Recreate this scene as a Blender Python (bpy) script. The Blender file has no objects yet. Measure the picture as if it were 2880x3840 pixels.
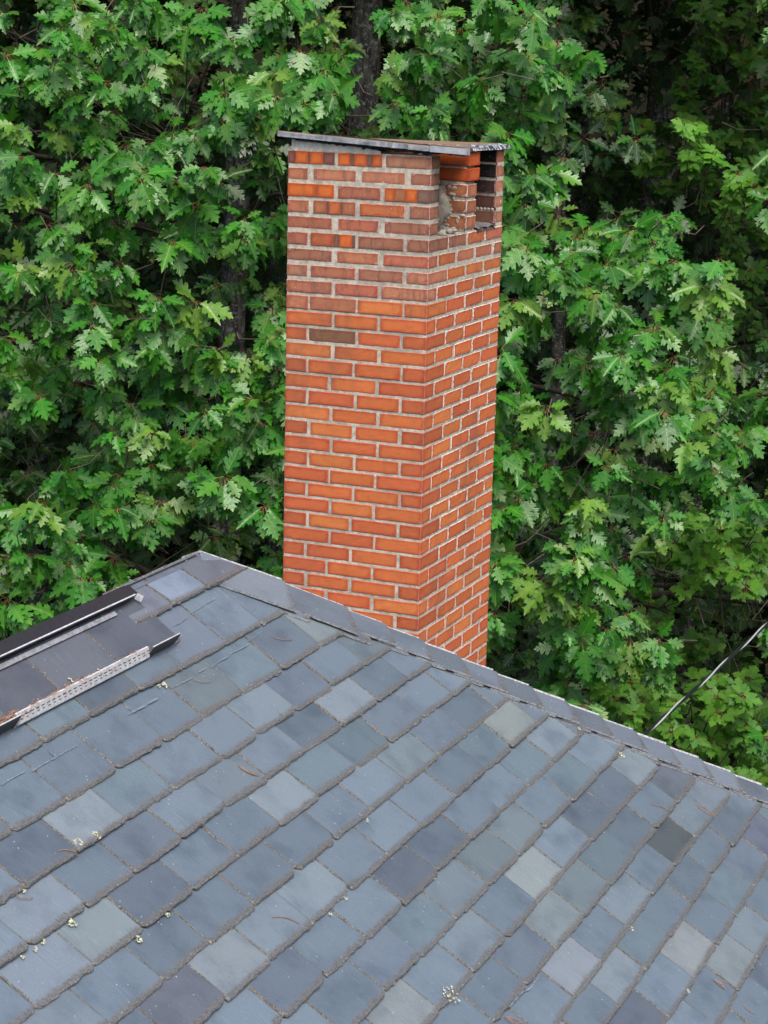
import bpy, bmesh, math, random
import numpy as np
from mathutils import Vector, noise

S = bpy.context.scene
COL = S.collection
R = math.radians
rnd = random.Random(11)
rng = np.random.default_rng(7)

# ------------------------------------------------------------ camera, sky, sun, exposure
F_PX, PITCH, ROLL = 7600.0, 0.22644, 0.02412          # focal length in pixels of the 2880x3840 photograph
CAMZ = 8.0
CAM = np.array([0, 0, CAMZ])
cp, sp = math.cos(PITCH), math.sin(PITCH)
_fw = np.array([0, cp, -sp]); _rt = np.array([1., 0, 0]); _up = np.array([0, sp, cp])
RT = math.cos(ROLL) * _rt + math.sin(ROLL) * _up
UP = -math.sin(ROLL) * _rt + math.cos(ROLL) * _up
FW = _fw
cd = bpy.data.cameras.new('camera'); cam = bpy.data.objects.new('camera', cd); COL.objects.link(cam)
cd.sensor_fit = 'VERTICAL'; cd.sensor_height = 36.0; cd.lens = F_PX / 3840 * 36.0
cd.clip_start = 0.05; cd.clip_end = 400
from mathutils import Matrix
M4 = Matrix(((RT[0], UP[0], -FW[0], 0), (RT[1], UP[1], -FW[1], 0), (RT[2], UP[2], -FW[2], CAMZ), (0, 0, 0, 1)))
cam.matrix_world = M4
S.camera = cam

SUN_EL, SUN_AZ = R(56), R(162)      # azimuth clockwise from +Y
w = bpy.data.worlds.new('World'); S.world = w; w.use_nodes = True
nt = w.node_tree; bg = nt.nodes['Background']
sky = nt.nodes.new('ShaderNodeTexSky'); sky.sky_type = 'NISHITA'; sky.sun_disc = False
sky.sun_elevation = SUN_EL; sky.sun_rotation = SUN_AZ; sky.altitude = 100; sky.air_density = 1.0
sky.dust_density = 4.0; sky.ozone_density = 1.0
nt.links.new(sky.outputs[0], bg.inputs[0]); bg.inputs[1].default_value = 0.12
sl = bpy.data.lights.new('sun', 'SUN'); so = bpy.data.objects.new('sun', sl); COL.objects.link(so)
sl.energy = 1.5; sl.angle = R(25); sl.color = (1.0, 0.95, 0.88)
sd = Vector((math.sin(SUN_AZ) * math.cos(SUN_EL), math.cos(SUN_AZ) * math.cos(SUN_EL), math.sin(SUN_EL)))
so.rotation_euler = sd.to_track_quat('Z', 'Y').to_euler(); so.location = (0, 0, 30)
S.view_settings.view_transform = 'Standard'; S.view_settings.look = 'None'
S.view_settings.exposure = 1.0; S.view_settings.gamma = 1.0
S.cycles.max_bounces = 6; S.cycles.diffuse_bounces = 3; S.cycles.glossy_bounces = 2
S.cycles.transmission_bounces = 2; S.cycles.transparent_max_bounces = 4

def at(px, py, depth):
    """world point seen at photo pixel (px, py), depth metres along the view axis"""
    return CAM + depth * (FW + RT * (px - 1440) / F_PX - UP * (py - 1920) / F_PX)

# ------------------------------------------------------------ helpers
def new_mesh(name, verts, faces, mats, parent=None, base=None, smooth=False, midx=None, attrs=None, uvs=None):
    base = np.array(base if base is not None else (parent['_b'] if parent is not None else (0, 0, 0)), float)
    V = np.asarray(verts, float) - base
    me = bpy.data.meshes.new(name)
    me.from_pydata([tuple(v) for v in V], [], faces)
    for m in mats: me.materials.append(m)
    if midx is not None: me.polygons.foreach_set('material_index', np.asarray(midx, np.int32))
    if smooth: me.polygons.foreach_set('use_smooth', np.ones(len(me.polygons), bool))
    if attrs:
        for k, a in attrs.items():
            at_ = me.attributes.new(k, 'FLOAT_COLOR', 'POINT')
            A = np.ones((len(V), 4), np.float32); A[:, :3] = np.asarray(a)
            at_.data.foreach_set('color', A.ravel())
    if uvs is not None:
        at_ = me.attributes.new('st', 'FLOAT_VECTOR', 'POINT')
        at_.data.foreach_set('vector', np.asarray(uvs, np.float32).ravel())
    me.update()
    o = bpy.data.objects.new(name, me); COL.objects.link(o)
    pb = np.array(parent['_b']) if parent is not None else np.zeros(3)
    o.location = base - pb
    if parent is not None: o.parent = parent
    o['_b'] = [float(x) for x in base]
    return o

def thing(name, base, label, cat, group=None):
    o = bpy.data.objects.new(name, None); COL.objects.link(o); o.location = base
    o['_b'] = [float(x) for x in base]; tag(o, label, cat, group)
    return o

def tag(o, label=None, cat=None, group=None, kind=None):
    if label: o['label'] = label
    if cat: o['category'] = cat
    if group: o['group'] = group
    if kind: o['kind'] = kind
    return o

class MB:
    """collects geometry for ONE mesh"""
    def __init__(s): s.v = []; s.f = []; s.m = []; s.a = []; s.u = []
    def add(s, V, Fs, mi=0, col=(1, 1, 1), st=None):
        n = len(s.v); V = [tuple(map(float, v)) for v in V]
        s.v += V; s.f += [tuple(i + n for i in f) for f in Fs]
        s.m += (list(mi) if hasattr(mi, '__len__') else [mi] * len(Fs))
        s.a += [col] * len(V)
        s.u += [tuple(x) for x in st] if st is not None else [(0, 0, 0)] * len(V)
    def tube(s, pts, rads, n=8, mi=0, col=(1, 1, 1), cap=True):
        P = np.asarray(pts, float); k = len(P); V = []; st = []
        T = np.gradient(P, axis=0); T /= np.linalg.norm(T, axis=1)[:, None] + 1e-9
        ref = np.array([0.31, 0.87, 0.38]); L = 0
        for i in range(k):
            a = np.cross(T[i], ref); a /= np.linalg.norm(a) + 1e-9; b = np.cross(T[i], a)
            if i: L += np.linalg.norm(P[i] - P[i - 1])
            for j in range(n):
                t = 2 * math.pi * j / n
                V.append(P[i] + rads[i] * (math.cos(t) * a + math.sin(t) * b)); st.append((j / n, L, 0))
        Fs = [(i * n + j, i * n + (j + 1) % n, (i + 1) * n + (j + 1) % n, (i + 1) * n + j) for i in range(k - 1) for j in range(n)]
        if cap: Fs += [tuple(range(n))[::-1], tuple((k - 1) * n + j for j in range(n))]
        s.add(V, Fs, mi, col, st)
    def box(s, O, ex, ey, ez, mi=0, col=(1, 1, 1)):
        O, ex, ey, ez = [np.asarray(q, float) for q in (O, ex, ey, ez)]
        V = [O + ex * i + ey * j + ez * k for k in (0, 1) for j in (0, 1) for i in (0, 1)]
        if np.dot(np.cross(ex, ey), ez) < 0:
            Fs = [(0, 1, 3, 2), (4, 6, 7, 5), (0, 4, 5, 1), (2, 3, 7, 6), (0, 2, 6, 4), (1, 5, 7, 3)]
        else:
            Fs = [(0, 2, 3, 1), (4, 5, 7, 6), (0, 1, 5, 4), (2, 6, 7, 3), (0, 4, 6, 2), (1, 3, 7, 5)]
        s.add(V, Fs, mi, col)
    def build(s, name, mats, parent=None, base=None, smooth=False):
        return new_mesh(name, s.v, s.f, mats, parent, base, smooth, s.m, {'tone': s.a}, s.u)

def mat(name, fn):
    m = bpy.data.materials.new(name); m.use_nodes = True
    n = m.node_tree.nodes; l = m.node_tree.links
    b = n['Principled BSDF']; fn(m.node_tree, n, l, b); return m
def node(n, t, **kw):
    x = n.new(t)
    for k, v in kw.items():
        if k in x.inputs.keys(): x.inputs[k].default_value = v
        else: setattr(x, k, v)
    return x
def attr(n, name): a = n.new('ShaderNodeAttribute'); a.attribute_name = name; return a
def mix(n, l, fac, a, b, mode='MIX'):
    x = n.new('ShaderNodeMix'); x.data_type = 'RGBA'; x.blend_type = mode
    for sock, val in ((x.inputs[0], fac), (x.inputs[6], a), (x.inputs[7], b)):
        if isinstance(val, bpy.types.NodeSocket): l.new(val, sock)
        elif isinstance(val, (tuple, list)): sock.default_value = (*val[:3], 1)
        else: sock.default_value = val
    return x.outputs[2]
def math_(n, l, op, a, b=0.0, c=None):
    x = n.new('ShaderNodeMath'); x.operation = op
    for i, v in enumerate((a, b) if c is None else (a, b, c)):
        if isinstance(v, bpy.types.NodeSocket): l.new(v, x.inputs[i])
        else: x.inputs[i].default_value = v
    return x.outputs[0]
def smooth(n, l, v, lo, hi, a=0.0, b=1.0):
    x = n.new('ShaderNodeMapRange'); x.interpolation_type = 'SMOOTHSTEP'
    l.new(v, x.inputs[0]); x.inputs[1].default_value = lo; x.inputs[2].default_value = hi
    x.inputs[3].default_value = a; x.inputs[4].default_value = b
    return x.outputs[0]
def noise_(n, l, vec, scale, detail=3, rough=.6, sc3=None):
    if sc3 is not None:
        mp = n.new('ShaderNodeMapping'); mp.inputs['Scale'].default_value = sc3; l.new(vec, mp.inputs[0]); vec = mp.outputs[0]
    t = n.new('ShaderNodeTexNoise'); t.inputs['Scale'].default_value = scale
    t.inputs['Detail'].default_value = detail; t.inputs['Roughness'].default_value = rough
    l.new(vec, t.inputs['Vector']); return t.outputs[0]
def bump(n, l, b, h, strength, dist):
    x = n.new('ShaderNodeBump'); x.inputs['Strength'].default_value = strength; x.inputs['Distance'].default_value = dist
    l.new(h, x.inputs['Height']); l.new(x.outputs[0], b.inputs['Normal']); return x

# ------------------------------------------------------------ frames of the roof and of the chimney
AZ, TH = 0.40441873, 0.60900609
RC = np.array([math.sin(AZ), math.cos(AZ), 0.])                       # along the courses, away
RDh = np.array([math.cos(AZ), -math.sin(AZ), 0.])
RD = RDh * math.cos(TH) - np.array([0, 0, math.sin(TH)])              # down the slope
RN = np.cross(RD, RC); RN = RN if RN[2] > 0 else -RN
RO = np.array([-0.4023, 6.78666, CAMZ - 2.01516])
SW_, SE_ = 0.28, 0.1446                                               # slate width and exposure
def rp(u, v, h=0.0): return RO + RC * u + RD * v + RN * h
def inv(px, py, h=0.0):
    ray = FW + RT * (px - 1440) / F_PX - UP * (py - 1920) / F_PX
    o = RO + RN * h; t = np.dot(o - CAM, RN) / np.dot(ray, RN); P = CAM + ray * t - RO
    return float(P @ RC), float(P @ RD)

# ------------------------------------------------------------ materials
def m_slate(t, n, l, b):
    tone = attr(n, 'tone'); st = attr(n, 'st'); sx = n.new('ShaderNodeSeparateXYZ'); l.new(st.outputs['Vector'], sx.inputs[0])
    geo = n.new('ShaderNodeTexCoord'); P = geo.outputs['Object']
    # st: x = distance from slate centre line, y = distance above the butt, z = id
    cb = n.new('ShaderNodeCombineXYZ'); l.new(sx.outputs[0], cb.inputs[0]); l.new(sx.outputs[1], cb.inputs[1])
    l.new(math_(n, l, 'MULTIPLY', sx.outputs[2], 3.7), cb.inputs[2]); L = cb.outputs[0]
    grain = noise_(n, l, L, 26, 5, .65, (3.2, .55, 1)); fine = noise_(n, l, L, 160, 4, .7, (1.6, .8, 1))
    blot = noise_(n, l, L, 7, 4, .62)
    c = mix(n, l, smooth(n, l, blot, .42, .78), tone.outputs['Color'], mix(n, l, 1.0, tone.outputs['Color'], (.66, .68, .72), 'MULTIPLY'))
    c = mix(n, l, smooth(n, l, grain, .56, .74, 0, .42), c, mix(n, l, 1.0, tone.outputs['Color'], (1.5, 1.46, 1.4), 'MULTIPLY'))
    c = mix(n, l, smooth(n, l, fine, .50, .75, 0, .5), c, mix(n, l, 1.0, tone.outputs['Color'], (.62, .63, .66), 'MULTIPLY'))
    g2 = noise_(n, l, L, 55, 4, .7, (2.6, .22, 1)); g3 = noise_(n, l, L, 300, 2, .6, (1, .6, 1))
    c = mix(n, l, smooth(n, l, g2, .63, .67, 0, .38), c, mix(n, l, 1.0, tone.outputs['Color'], (1.7, 1.65, 1.55), 'MULTIPLY'))
    c = mix(n, l, smooth(n, l, g2, .36, .32, 0, .45), c, (.045, .050, .060))
    c = mix(n, l, smooth(n, l, g3, .55, .7, 0, .4), c, mix(n, l, 1.0, tone.outputs['Color'], (.6, .6, .62), 'MULTIPLY'))
    # weathered dark fringe creeping up from the butt and in from the sides
    fr = noise_(n, l, L, 70, 5, .8, (2.2, .45, 1)); fr2 = noise_(n, l, L, 9, 2, .5)
    d = math_(n, l, 'ADD', sx.outputs[1], math_(n, l, 'MULTIPLY', fr, -.052))
    d = math_(n, l, 'ADD', d, math_(n, l, 'MULTIPLY', fr2, -.022))
    e1 = smooth(n, l, d, -.025, -.012, .85, 0)
    side = math_(n, l, 'SUBTRACT', SW_ / 2, math_(n, l, 'ABSOLUTE', sx.outputs[0]))
    d2 = math_(n, l, 'ADD', side, math_(n, l, 'MULTIPLY', noise_(n, l, L, 60, 4, .75), -.022))
    e2 = smooth(n, l, d2, -.008, -.002, .55, 0)
    e = math_(n, l, 'MAXIMUM', e1, e2)
    brown = mix(n, l, smooth(n, l, noise_(n, l, L, 110, 4, .8), .35, .65), (.050, .052, .058), (.155, .145, .132))
    c = mix(n, l, e, c, brown)
    # dark vertical streaks
    stn = noise_(n, l, L, 34, 3, .6, (2.2, .22, 1))
    c = mix(n, l, smooth(n, l, stn, .70, .78, 0, .5), c, (.035, .037, .042))
    v = n.new('ShaderNodeTexVoronoi'); v.inputs['Scale'].default_value = 34; l.new(P, v.inputs['Vector'])
    spk = smooth(n, l, v.outputs['Distance'], .05, .09, .75, 0)
    gate = smooth(n, l, noise_(n, l, P, 11, 2), .50, .56)
    c = mix(n, l, math_(n, l, 'MULTIPLY', spk, gate), c, (.50, .52, .50))
    l.new(c, b.inputs['Base Color'])
    b.inputs['Specular IOR Level'].default_value = .55
    l.new(smooth(n, l, fine, .3, .7, .34, .56), b.inputs['Roughness'])
    h = math_(n, l, 'ADD', math_(n, l, 'MULTIPLY', grain, .5), math_(n, l, 'MULTIPLY', fine, .35))
    h = math_(n, l, 'ADD', h, math_(n, l, 'MULTIPLY', e, -.25))
    bump(n, l, b, h, .55, .004)
M_SLATE = mat('slate', m_slate)
def m_rim(t, n, l, b):
    tone = attr(n, 'tone'); P = n.new('ShaderNodeTexCoord').outputs['Object']
    a = noise_(n, l, P, 170, 4, .75); a2 = noise_(n, l, P, 45, 3, .7)
    c = mix(n, l, smooth(n, l, a, .40, .64), (.085, .083, .082), (.30, .275, .235))
    c = mix(n, l, smooth(n, l, a2, .50, .68, 0, .6), c, mix(n, l, 1.0, tone.outputs['Color'], (1.1, 1.1, 1.1), 'MULTIPLY'))
    l.new(c, b.inputs['Base Color']); b.inputs['Roughness'].default_value = .85
    bump(n, l, b, a, .9, .006)
M_RIM = mat('slate_rim', m_rim)
def m_butt(t, n, l, b):
    P = n.new('ShaderNodeTexCoord').outputs['Object']; a = noise_(n, l, P, 120, 3, .7)
    c = mix(n, l, smooth(n, l, a, .36, .6), (.14, .125, .105), (.50, .44, .36)); l.new(c, b.inputs['Base Color'])
    b.inputs['Roughness'].default_value = .9; bump(n, l, b, a, .8, .004)
M_BUTT = mat('slate_broken_edge', m_butt)
def m_capedge(t, n, l, b):
    P = n.new('ShaderNodeTexCoord').outputs['Object']; a = noise_(n, l, P, 90, 3, .7)
    c = mix(n, l, smooth(n, l, a, .3, .6), (.16, .165, .175), (.48, .48, .48)); l.new(c, b.inputs['Base Color']); b.inputs['Roughness'].default_value = .6
M_CAPEDGE = mat('slate_sawn_edge', m_capedge)

def plain(name, col, rough=.6, metal=0.0, nz=0.0, scale=30, bmp=0.0, col2=None, spec=.5):
    def f(t, n, l, b):
        P = n.new('ShaderNodeTexCoord').outputs['Object']; a = noise_(n, l, P, scale, 4, .65)
        c2 = col2 or tuple(x * (1 - nz) for x in col)
        l.new(mix(n, l, smooth(n, l, a, .35, .65), col, c2), b.inputs['Base Color'])
        b.inputs['Roughness'].default_value = rough; b.inputs['Metallic'].default_value = metal
        b.inputs['Specular IOR Level'].default_value = spec
        if bmp: bump(n, l, b, a, bmp, .004)
    return mat(name, f)
M_UNDER = plain('felt_underlay', (.02, .02, .022), .95)
M_BLACKALU = plain('black_aluminium', (.022, .019, .022), .5, 0, .3, 60)
M_WHITE = plain('white_aluminium', (.56, .56, .57), .5, 0, .3, 80)
M_CHALK = plain('pale_scrape', (.19, .225, .26), .8, 0, .4, 90)
M_NEEDLE = plain('dry_needle', (.38, .20, .11), .6, 0, .45, 60)
M_NEEDLE2 = plain('red_needle_litter', (.28, .10, .06), .7, 0, .6, 90, col2=(.38, .27, .18))
M_LICHEN = plain('lichen', (.56, .56, .38), .9, 0, .4, 160, .6)
M_CLAP = plain('clapboard_paint', (.62, .61, .57), .6, 0, .1, 8)
M_CABLE_B = plain('black_cable', (.012, .012, .014), .4)
M_CABLE_W = plain('bare_aluminium_wire', (.55, .57, .58), .35, .3)

def m_brick(t, n, l, b):
    tone = attr(n, 'tone'); st = attr(n, 'st'); sx = n.new('ShaderNodeSeparateXYZ'); l.new(st.outputs['Vector'], sx.inputs[0])
    P = n.new('ShaderNodeTexCoord').outputs['Object']
    # st: x = 0 middle .. 1 rim of the face, y = age (0 smooth, 1 weathered), z = mortar smear
    a = noise_(n, l, P, 26, 4, .6); f = noise_(n, l, P, 220, 3, .7); s = noise_(n, l, P, 34, 4, .7, (1, 1, .25))
    rim = math_(n, l, 'ADD', sx.outputs[0], math_(n, l, 'MULTIPLY', math_(n, l, 'SUBTRACT', a, .5), .9))
    base = tone.outputs['Color']
    dark = mix(n, l, 1.0, base, (.68, .48, .50), 'MULTIPLY')
    c = mix(n, l, smooth(n, l, rim, .25, .9, 0, .72), mix(n, l, 1.0, base, (1.0, 1.22, 1.1), 'MULTIPLY'), dark)
    c = mix(n, l, math_(n, l, 'MULTIPLY', smooth(n, l, s, .48, .66, 0, .45), sx.outputs[1]), c, (.105, .052, .04))
    c = mix(n, l, smooth(n, l, a, .58, .74, 0, .30), c, mix(n, l, 1.0, base, (1.25, 1.2, 1.1), 'MULTIPLY'))
    c = mix(n, l, smooth(n, l, f, .60, .78, 0, .45), c, mix(n, l, 1.0, base, (.42, .38, .36), 'MULTIPLY'))
    v = n.new('ShaderNodeTexVoronoi'); v.inputs['Scale'].default_value = 75; l.new(P, v.inputs['Vector'])
    spk = math_(n, l, 'MULTIPLY', smooth(n, l, v.outputs['Distance'], .09, .16, .8, 0), sx.outputs[1])
    spk = math_(n, l, 'MULTIPLY', spk, smooth(n, l, noise_(n, l, P, 30, 2), .48, .56))
    c = mix(n, l, spk, c, (.55, .50, .42))
    sm = math_(n, l, 'ADD', sx.outputs[0], math_(n, l, 'MULTIPLY', noise_(n, l, P, 85, 4, .75), .9))
    sm = math_(n, l, 'MULTIPLY', smooth(n, l, sm, 1.29, 1.38), sx.outputs[2])
    c = mix(n, l, sm, c, (.62, .58, .52))
    gr = noise_(n, l, P, 4.5, 5, .7, (1, 1, .45))
    c = mix(n, l, smooth(n, l, gr, .50, .72, 0, .42), c, (.17, .085, .06))
    pit = noise_(n, l, P, 130, 3, .8)
    c = mix(n, l, smooth(n, l, pit, .66, .74, 0, .7), c, (.09, .04, .03))
    l.new(c, b.inputs['Base Color']); b.inputs['Roughness'].default_value = .8
    b.inputs['Specular IOR Level'].default_value = .3
    bump(n, l, b, math_(n, l, 'ADD', math_(n, l, 'MULTIPLY', a, .7), math_(n, l, 'MULTIPLY', f, .5)), .55, .004)
M_BRICK = mat('brick', m_brick)
def m_mortar(t, n, l, b):
    P = n.new('ShaderNodeTexCoord').outputs['Object']
    a = noise_(n, l, P, 40, 4, .7); f = noise_(n, l, P, 260, 3, .8); g = noise_(n, l, P, 5, 3)
    c = mix(n, l, smooth(n, l, a, .35, .65), (.68, .62, .50), (.44, .40, .31))
    c = mix(n, l, smooth(n, l, f, .55, .72, 0, .7), c, (.28, .26, .22))
    c = mix(n, l, smooth(n, l, g, .46, .66, 0, .5), c, (.30, .275, .23))
    l.new(c, b.inputs['Base Color']); b.inputs['Roughness'].default_value = .95
    b.inputs['Specular IOR Level'].default_value = .15
    bump(n, l, b, math_(n, l, 'ADD', a, f), .8, .006)
M_MORTAR = mat('mortar', m_mortar)
M_SOOT = plain('sooty_brick', (.016, .012, .013), .95, 0, .4, 30, .5, col2=(.05, .026, .022))
M_SLABTOP = plain('rusty_metal_sheet', (.25, .145, .090), .7, .0, .4, 12, .2, col2=(.19, .12, .085))
def m_slabedge(t, n, l, b):
    P = n.new('ShaderNodeTexCoord').outputs['Object']
    a = noise_(n, l, P, 16, 4, .7, (.4, .4, 3)); f = noise_(n, l, P, 70, 3, .7)
    c = mix(n, l, smooth(n, l, a, .40, .62), (.34, .35, .36), (.19, .21, .24))
    c = mix(n, l, smooth(n, l, f, .60, .68, 0, .8), c, (.05, .05, .055))
    l.new(c, b.inputs['Base Color']); b.inputs['Roughness'].default_value = .55; bump(n, l, b, f, .5, .006)
M_SLABEDGE = mat('grey_slab_edge', m_slabedge)
M_TAR = plain('black_tar', (.012, .010, .013), .6, 0, .3, 40, .8)
def m_flash(t, n, l, b):
    P = n.new('ShaderNodeTexCoord').outputs['Object']
    f = noise_(n, l, P, 45, 4, .7); g = noise_(n, l, P, 20, 3, .7)
    c = mix(n, l, smooth(n, l, f, .50, .56), (.035, .04, .055), (.50, .54, .58))
    c = mix(n, l, smooth(n, l, g, .58, .64), c, (.16, .07, .04)); l.new(c, b.inputs['Base Color']); b.inputs['Roughness'].default_value = .5
M_FLASH = mat('painted_peeling_sheet', m_flash)

def m_leaf(c_dark, c_mid, c_yel, rough, name, vein=(.20, .27, .05), trans=.22):
    def f(t, n, l, b):
        tone = attr(n, 'tone'); st = attr(n, 'st'); sx = n.new('ShaderNodeSeparateXYZ'); l.new(st.outputs['Vector'], sx.inputs[0])
        tr = n.new('ShaderNodeSeparateColor'); l.new(tone.outputs['Color'], tr.inputs[0])
        P = n.new('ShaderNodeTexCoord').outputs['Object']
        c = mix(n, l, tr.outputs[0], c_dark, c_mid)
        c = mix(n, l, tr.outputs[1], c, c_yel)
        nz = noise_(n, l, P, 22, 3)
        c = mix(n, l, smooth(n, l, nz, .4, .7, 0, .35), c, c_dark)
        ay = math_(n, l, 'ABSOLUTE', sx.outputs[1])
        mid = smooth(n, l, ay, .006, .020, .8, 0)
        # side veins fan forward from the midrib
        q = math_(n, l, 'SUBTRACT', sx.outputs[0], math_(n, l, 'MULTIPLY', ay, .75))
        q = math_(n, l, 'ABSOLUTE', math_(n, l, 'SUBTRACT', math_(n, l, 'FRACT', math_(n, l, 'MULTIPLY', q, 6.5)), .5))
        vs = smooth(n, l, q, .02, .09, .16, 0)
        halo = smooth(n, l, ay, .02, .16, .30, 0)
        c = mix(n, l, math_(n, l, 'MULTIPLY', halo, tr.outputs[1]), c, vein)
        c = mix(n, l, math_(n, l, 'MAXIMUM', mid, vs), c, vein)
        # stalks are redder
        c = mix(n, l, smooth(n, l, sx.outputs[0], -.03, -.005, 1, 0), c, (.28, .13, .04))
        l.new(c, b.inputs['Base Color'])
        b.inputs['Roughness'].default_value = rough; b.inputs['Specular IOR Level'].default_value = .46
        bump(n, l, b, math_(n, l, 'ADD', nz, math_(n, l, 'MULTIPLY', vs, -1.0)), .35, .01)
        tl = n.new('ShaderNodeBsdfTranslucent'); l.new(mix(n, l, 1.0, c, (1.2, 1.5, .5), 'MULTIPLY'), tl.inputs[0])
        ms = n.new('ShaderNodeMixShader'); ms.inputs[0].default_value = trans
        l.new(b.outputs[0], ms.inputs[1]); l.new(tl.outputs[0], ms.inputs[2])
        l.new(ms.outputs[0], n['Material Output'].inputs[0])
    return mat(name, f)
M_OAK = m_leaf((.010, .060, .013), (.040, .235, .015), (.19, .34, .045), .36, 'oak_leaf')
M_MAPLE = m_leaf((.026, .10, .016), (.085, .28, .022), (.22, .38, .03), .5, 'maple_leaf', vein=(.16, .28, .05), trans=.25)
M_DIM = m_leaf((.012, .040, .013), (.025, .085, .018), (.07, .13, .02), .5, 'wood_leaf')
def m_bark(t, n, l, b):
    P = n.new('ShaderNodeTexCoord').outputs['Object']
    a = noise_(n, l, P, 16, 5, .7, (1.6, 1.6, .35)); g = noise_(n, l, P, 30, 4, .7)
    c = mix(n, l, smooth(n, l, a, .38, .62), (.05, .042, .036), (.20, .18, .16))
    c = mix(n, l, smooth(n, l, g, .54, .62, 0, .85), c, (.46, .48, .44)); l.new(c, b.inputs['Base Color'])
    b.inputs['Roughness'].default_value = .9; bump(n, l, b, a, 1.0, .03)
M_BARK = mat('bark', m_bark)
M_TWIG = plain('twig_bark', (.11, .085, .065), .85, 0, .4, 30)
M_GROUND = plain('leaf_litter_soil', (.010, .012, .006), .95, 0, .5, 3, .4, col2=(.022, .017, .011), spec=0.0)

# ------------------------------------------------------------ ground
def ground_z(x, y):
    d = math.hypot(x, y - 8)
    z = 0.12 * noise.noise(Vector((x * .15, y * .15, 0)))
    if d > 14: z += min(13.0, (d - 14) * .10 if d < 34 else 2.0 + (d - 34) * .42)
    return z
gv = []; gf = []
NG = 90
for j in range(NG + 1):
    for i in range(NG + 1):
        x = (i / NG - .5) * 180; y = (j / NG - .5) * 180 + 20
        gv.append((x, y, ground_z(x, y)))
gf = [(j * (NG + 1) + i, j * (NG + 1) + i + 1, (j + 1) * (NG + 1) + i + 1, (j + 1) * (NG + 1) + i) for j in range(NG) for i in range(NG)]
g = new_mesh('forest_floor', gv, gf, [M_GROUND], smooth=True); tag(g, kind='structure')

#@@HOUSE
# ------------------------------------------------------------ house
HB = rp(0.1, 1.0) * np.array([1, 1, 0])
house = thing('slate_roofed_house', HB, 'house under a steep grey slate hip roof with a tall orange red brick chimney', 'house')

COURSES = {
 0: (-.035, [0.016, -0.254, -0.555, -0.825, -1.108, -1.369]),
 1: (.150, [0.18, -0.121, -0.41, -0.689, -0.935, -1.221, -1.494, -1.757]),
 2: (.299, [0.023, -0.262, -0.542, -0.793, -1.091, -1.371, -1.63, -1.897]),
 3: (.436, [0.437, 0.162, -0.135, -0.42, -0.7, -0.974, -1.252, -1.521, -1.768, -2.052]),
 4: (.580, [0.592, 0.303, 0.011, -0.278, -0.578, -0.845, -1.126, -1.394, -1.674, -1.924, -2.192]),
 5: (.723, [0.745, 0.448, 0.161, -0.127, -0.419, -0.685, -0.967, -1.246, -1.517, -1.774]),
 6: (.870, [0.881, 0.591, 0.322, 0.021, -0.276, -0.555, -0.836, -1.114, -1.385, -1.647]),
 7: (1.010, [1.031, 0.738, 0.444, 0.163, -0.118, -0.422, -0.699, -0.981, -1.258, -1.534]),
 8: (1.160, [1.168, 0.883, 0.587, 0.293, 0.019, -0.269, -0.558, -0.85, -1.116]),
 9: (1.308, [1.315, 1.049, 0.744, 0.462, 0.156, -0.135, -0.438, -0.718, -0.995]),
 10: (1.454, [1.47, 1.174, 0.877, 0.605, 0.3, 0.009, -0.279, -0.563]),
 11: (1.593, [1.594, 1.318, 1.047, 0.748, 0.462, 0.152, -0.139, -0.425]),
 12: (1.720, [1.74, 1.488, 1.213, 0.905, 0.612, 0.316, 0.017, -0.28]),
 13: (1.870, [1.07, 0.781, 0.494, 0.196, -0.117]),
 14: (2.020, [0.636, 0.345]),
 15: (2.165, [0.78, 0.50]), 16: (2.31, [0.64, 0.36]), 17: (2.455, [0.78, 0.50])}
AP = (0.114, -0.398)                                   # apex: where ridge and hip meet
CT = math.cos(TH)
def hip_u(v): return AP[0] + (v - AP[1]) * CT          # the hip line in roof coordinates
BLUE = (.105, .130, .165)
TONES = [((.162, .205, .252), 18), ((.178, .222, .270), 9), ((.150, .190, .234), 9), ((.160, .208, .245), 6), ((.160, .196, .246), 4),
         ((.205, .250, .292), 3), ((.170, .210, .235), 2), ((.132, .163, .204), 3)]
SPECIAL = [((1115, 1575), (.20, .215, .175)), ((1150, 1890), (.225, .25, .235)), ((1190, 2000), (.15, .18, .17)), ((1450, 1815), (.040, .046, .050)),
           ((865, 1900), (.055, .068, .090)), ((335, 1935), (.062, .080, .105)), ((1455, 1705), (.072, .082, .100)), ((1475, 2055), (.23, .23, .215)),
           ((740, 1520), (.17, .20, .225)), ((845, 1560), (.072, .092, .125)), ((610, 1725), (.18, .21, .235)), ((170, 1785), (.19, .22, .24)),
           ((390, 2175), (.068, .075, .095)), ((860, 2185), (.19, .205, .19)), ((670, 1372), (.15, .18, .17)), ((1370, 1665), (.165, .20, .21)),
           ((1225, 2100), (.20, .215, .24)), ((205, 2030), (.16, .195, .195)), ((1425, 2195), (.060, .072, .095)), ((1580, 2090), (.165, .185, .175)),
           ((100, 1900), (.15, .18, .215)), ((520, 1690), (.085, .105, .12)), ((1325, 2130), (.15, .18, .20)), ((1540, 1730), (.12, .14, .17)),
           ((680, 1970), (.16, .195, .22)), ((480, 2080), (.17, .195, .20)), ((1640, 1790), (.075, .085, .12)), ((395, 1255), (.115, .15, .20)),
           ((450, 1235), (.062, .070, .088)), ((75, 2080), (.15, .18, .225))]
SPECIAL = [(inv(px * 1.736, py * 1.736, .012), tuple((x * 1.32 * .36 + y * .50) if sum(c) > .28 else (x * 1.2 * .85 + y * .15) for x, y in zip(c, (.160, .202, .24)))) for (px, py), c in SPECIAL]
cum = [t for t, k in TONES for _ in range(k)]
sid = [0]
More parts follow.
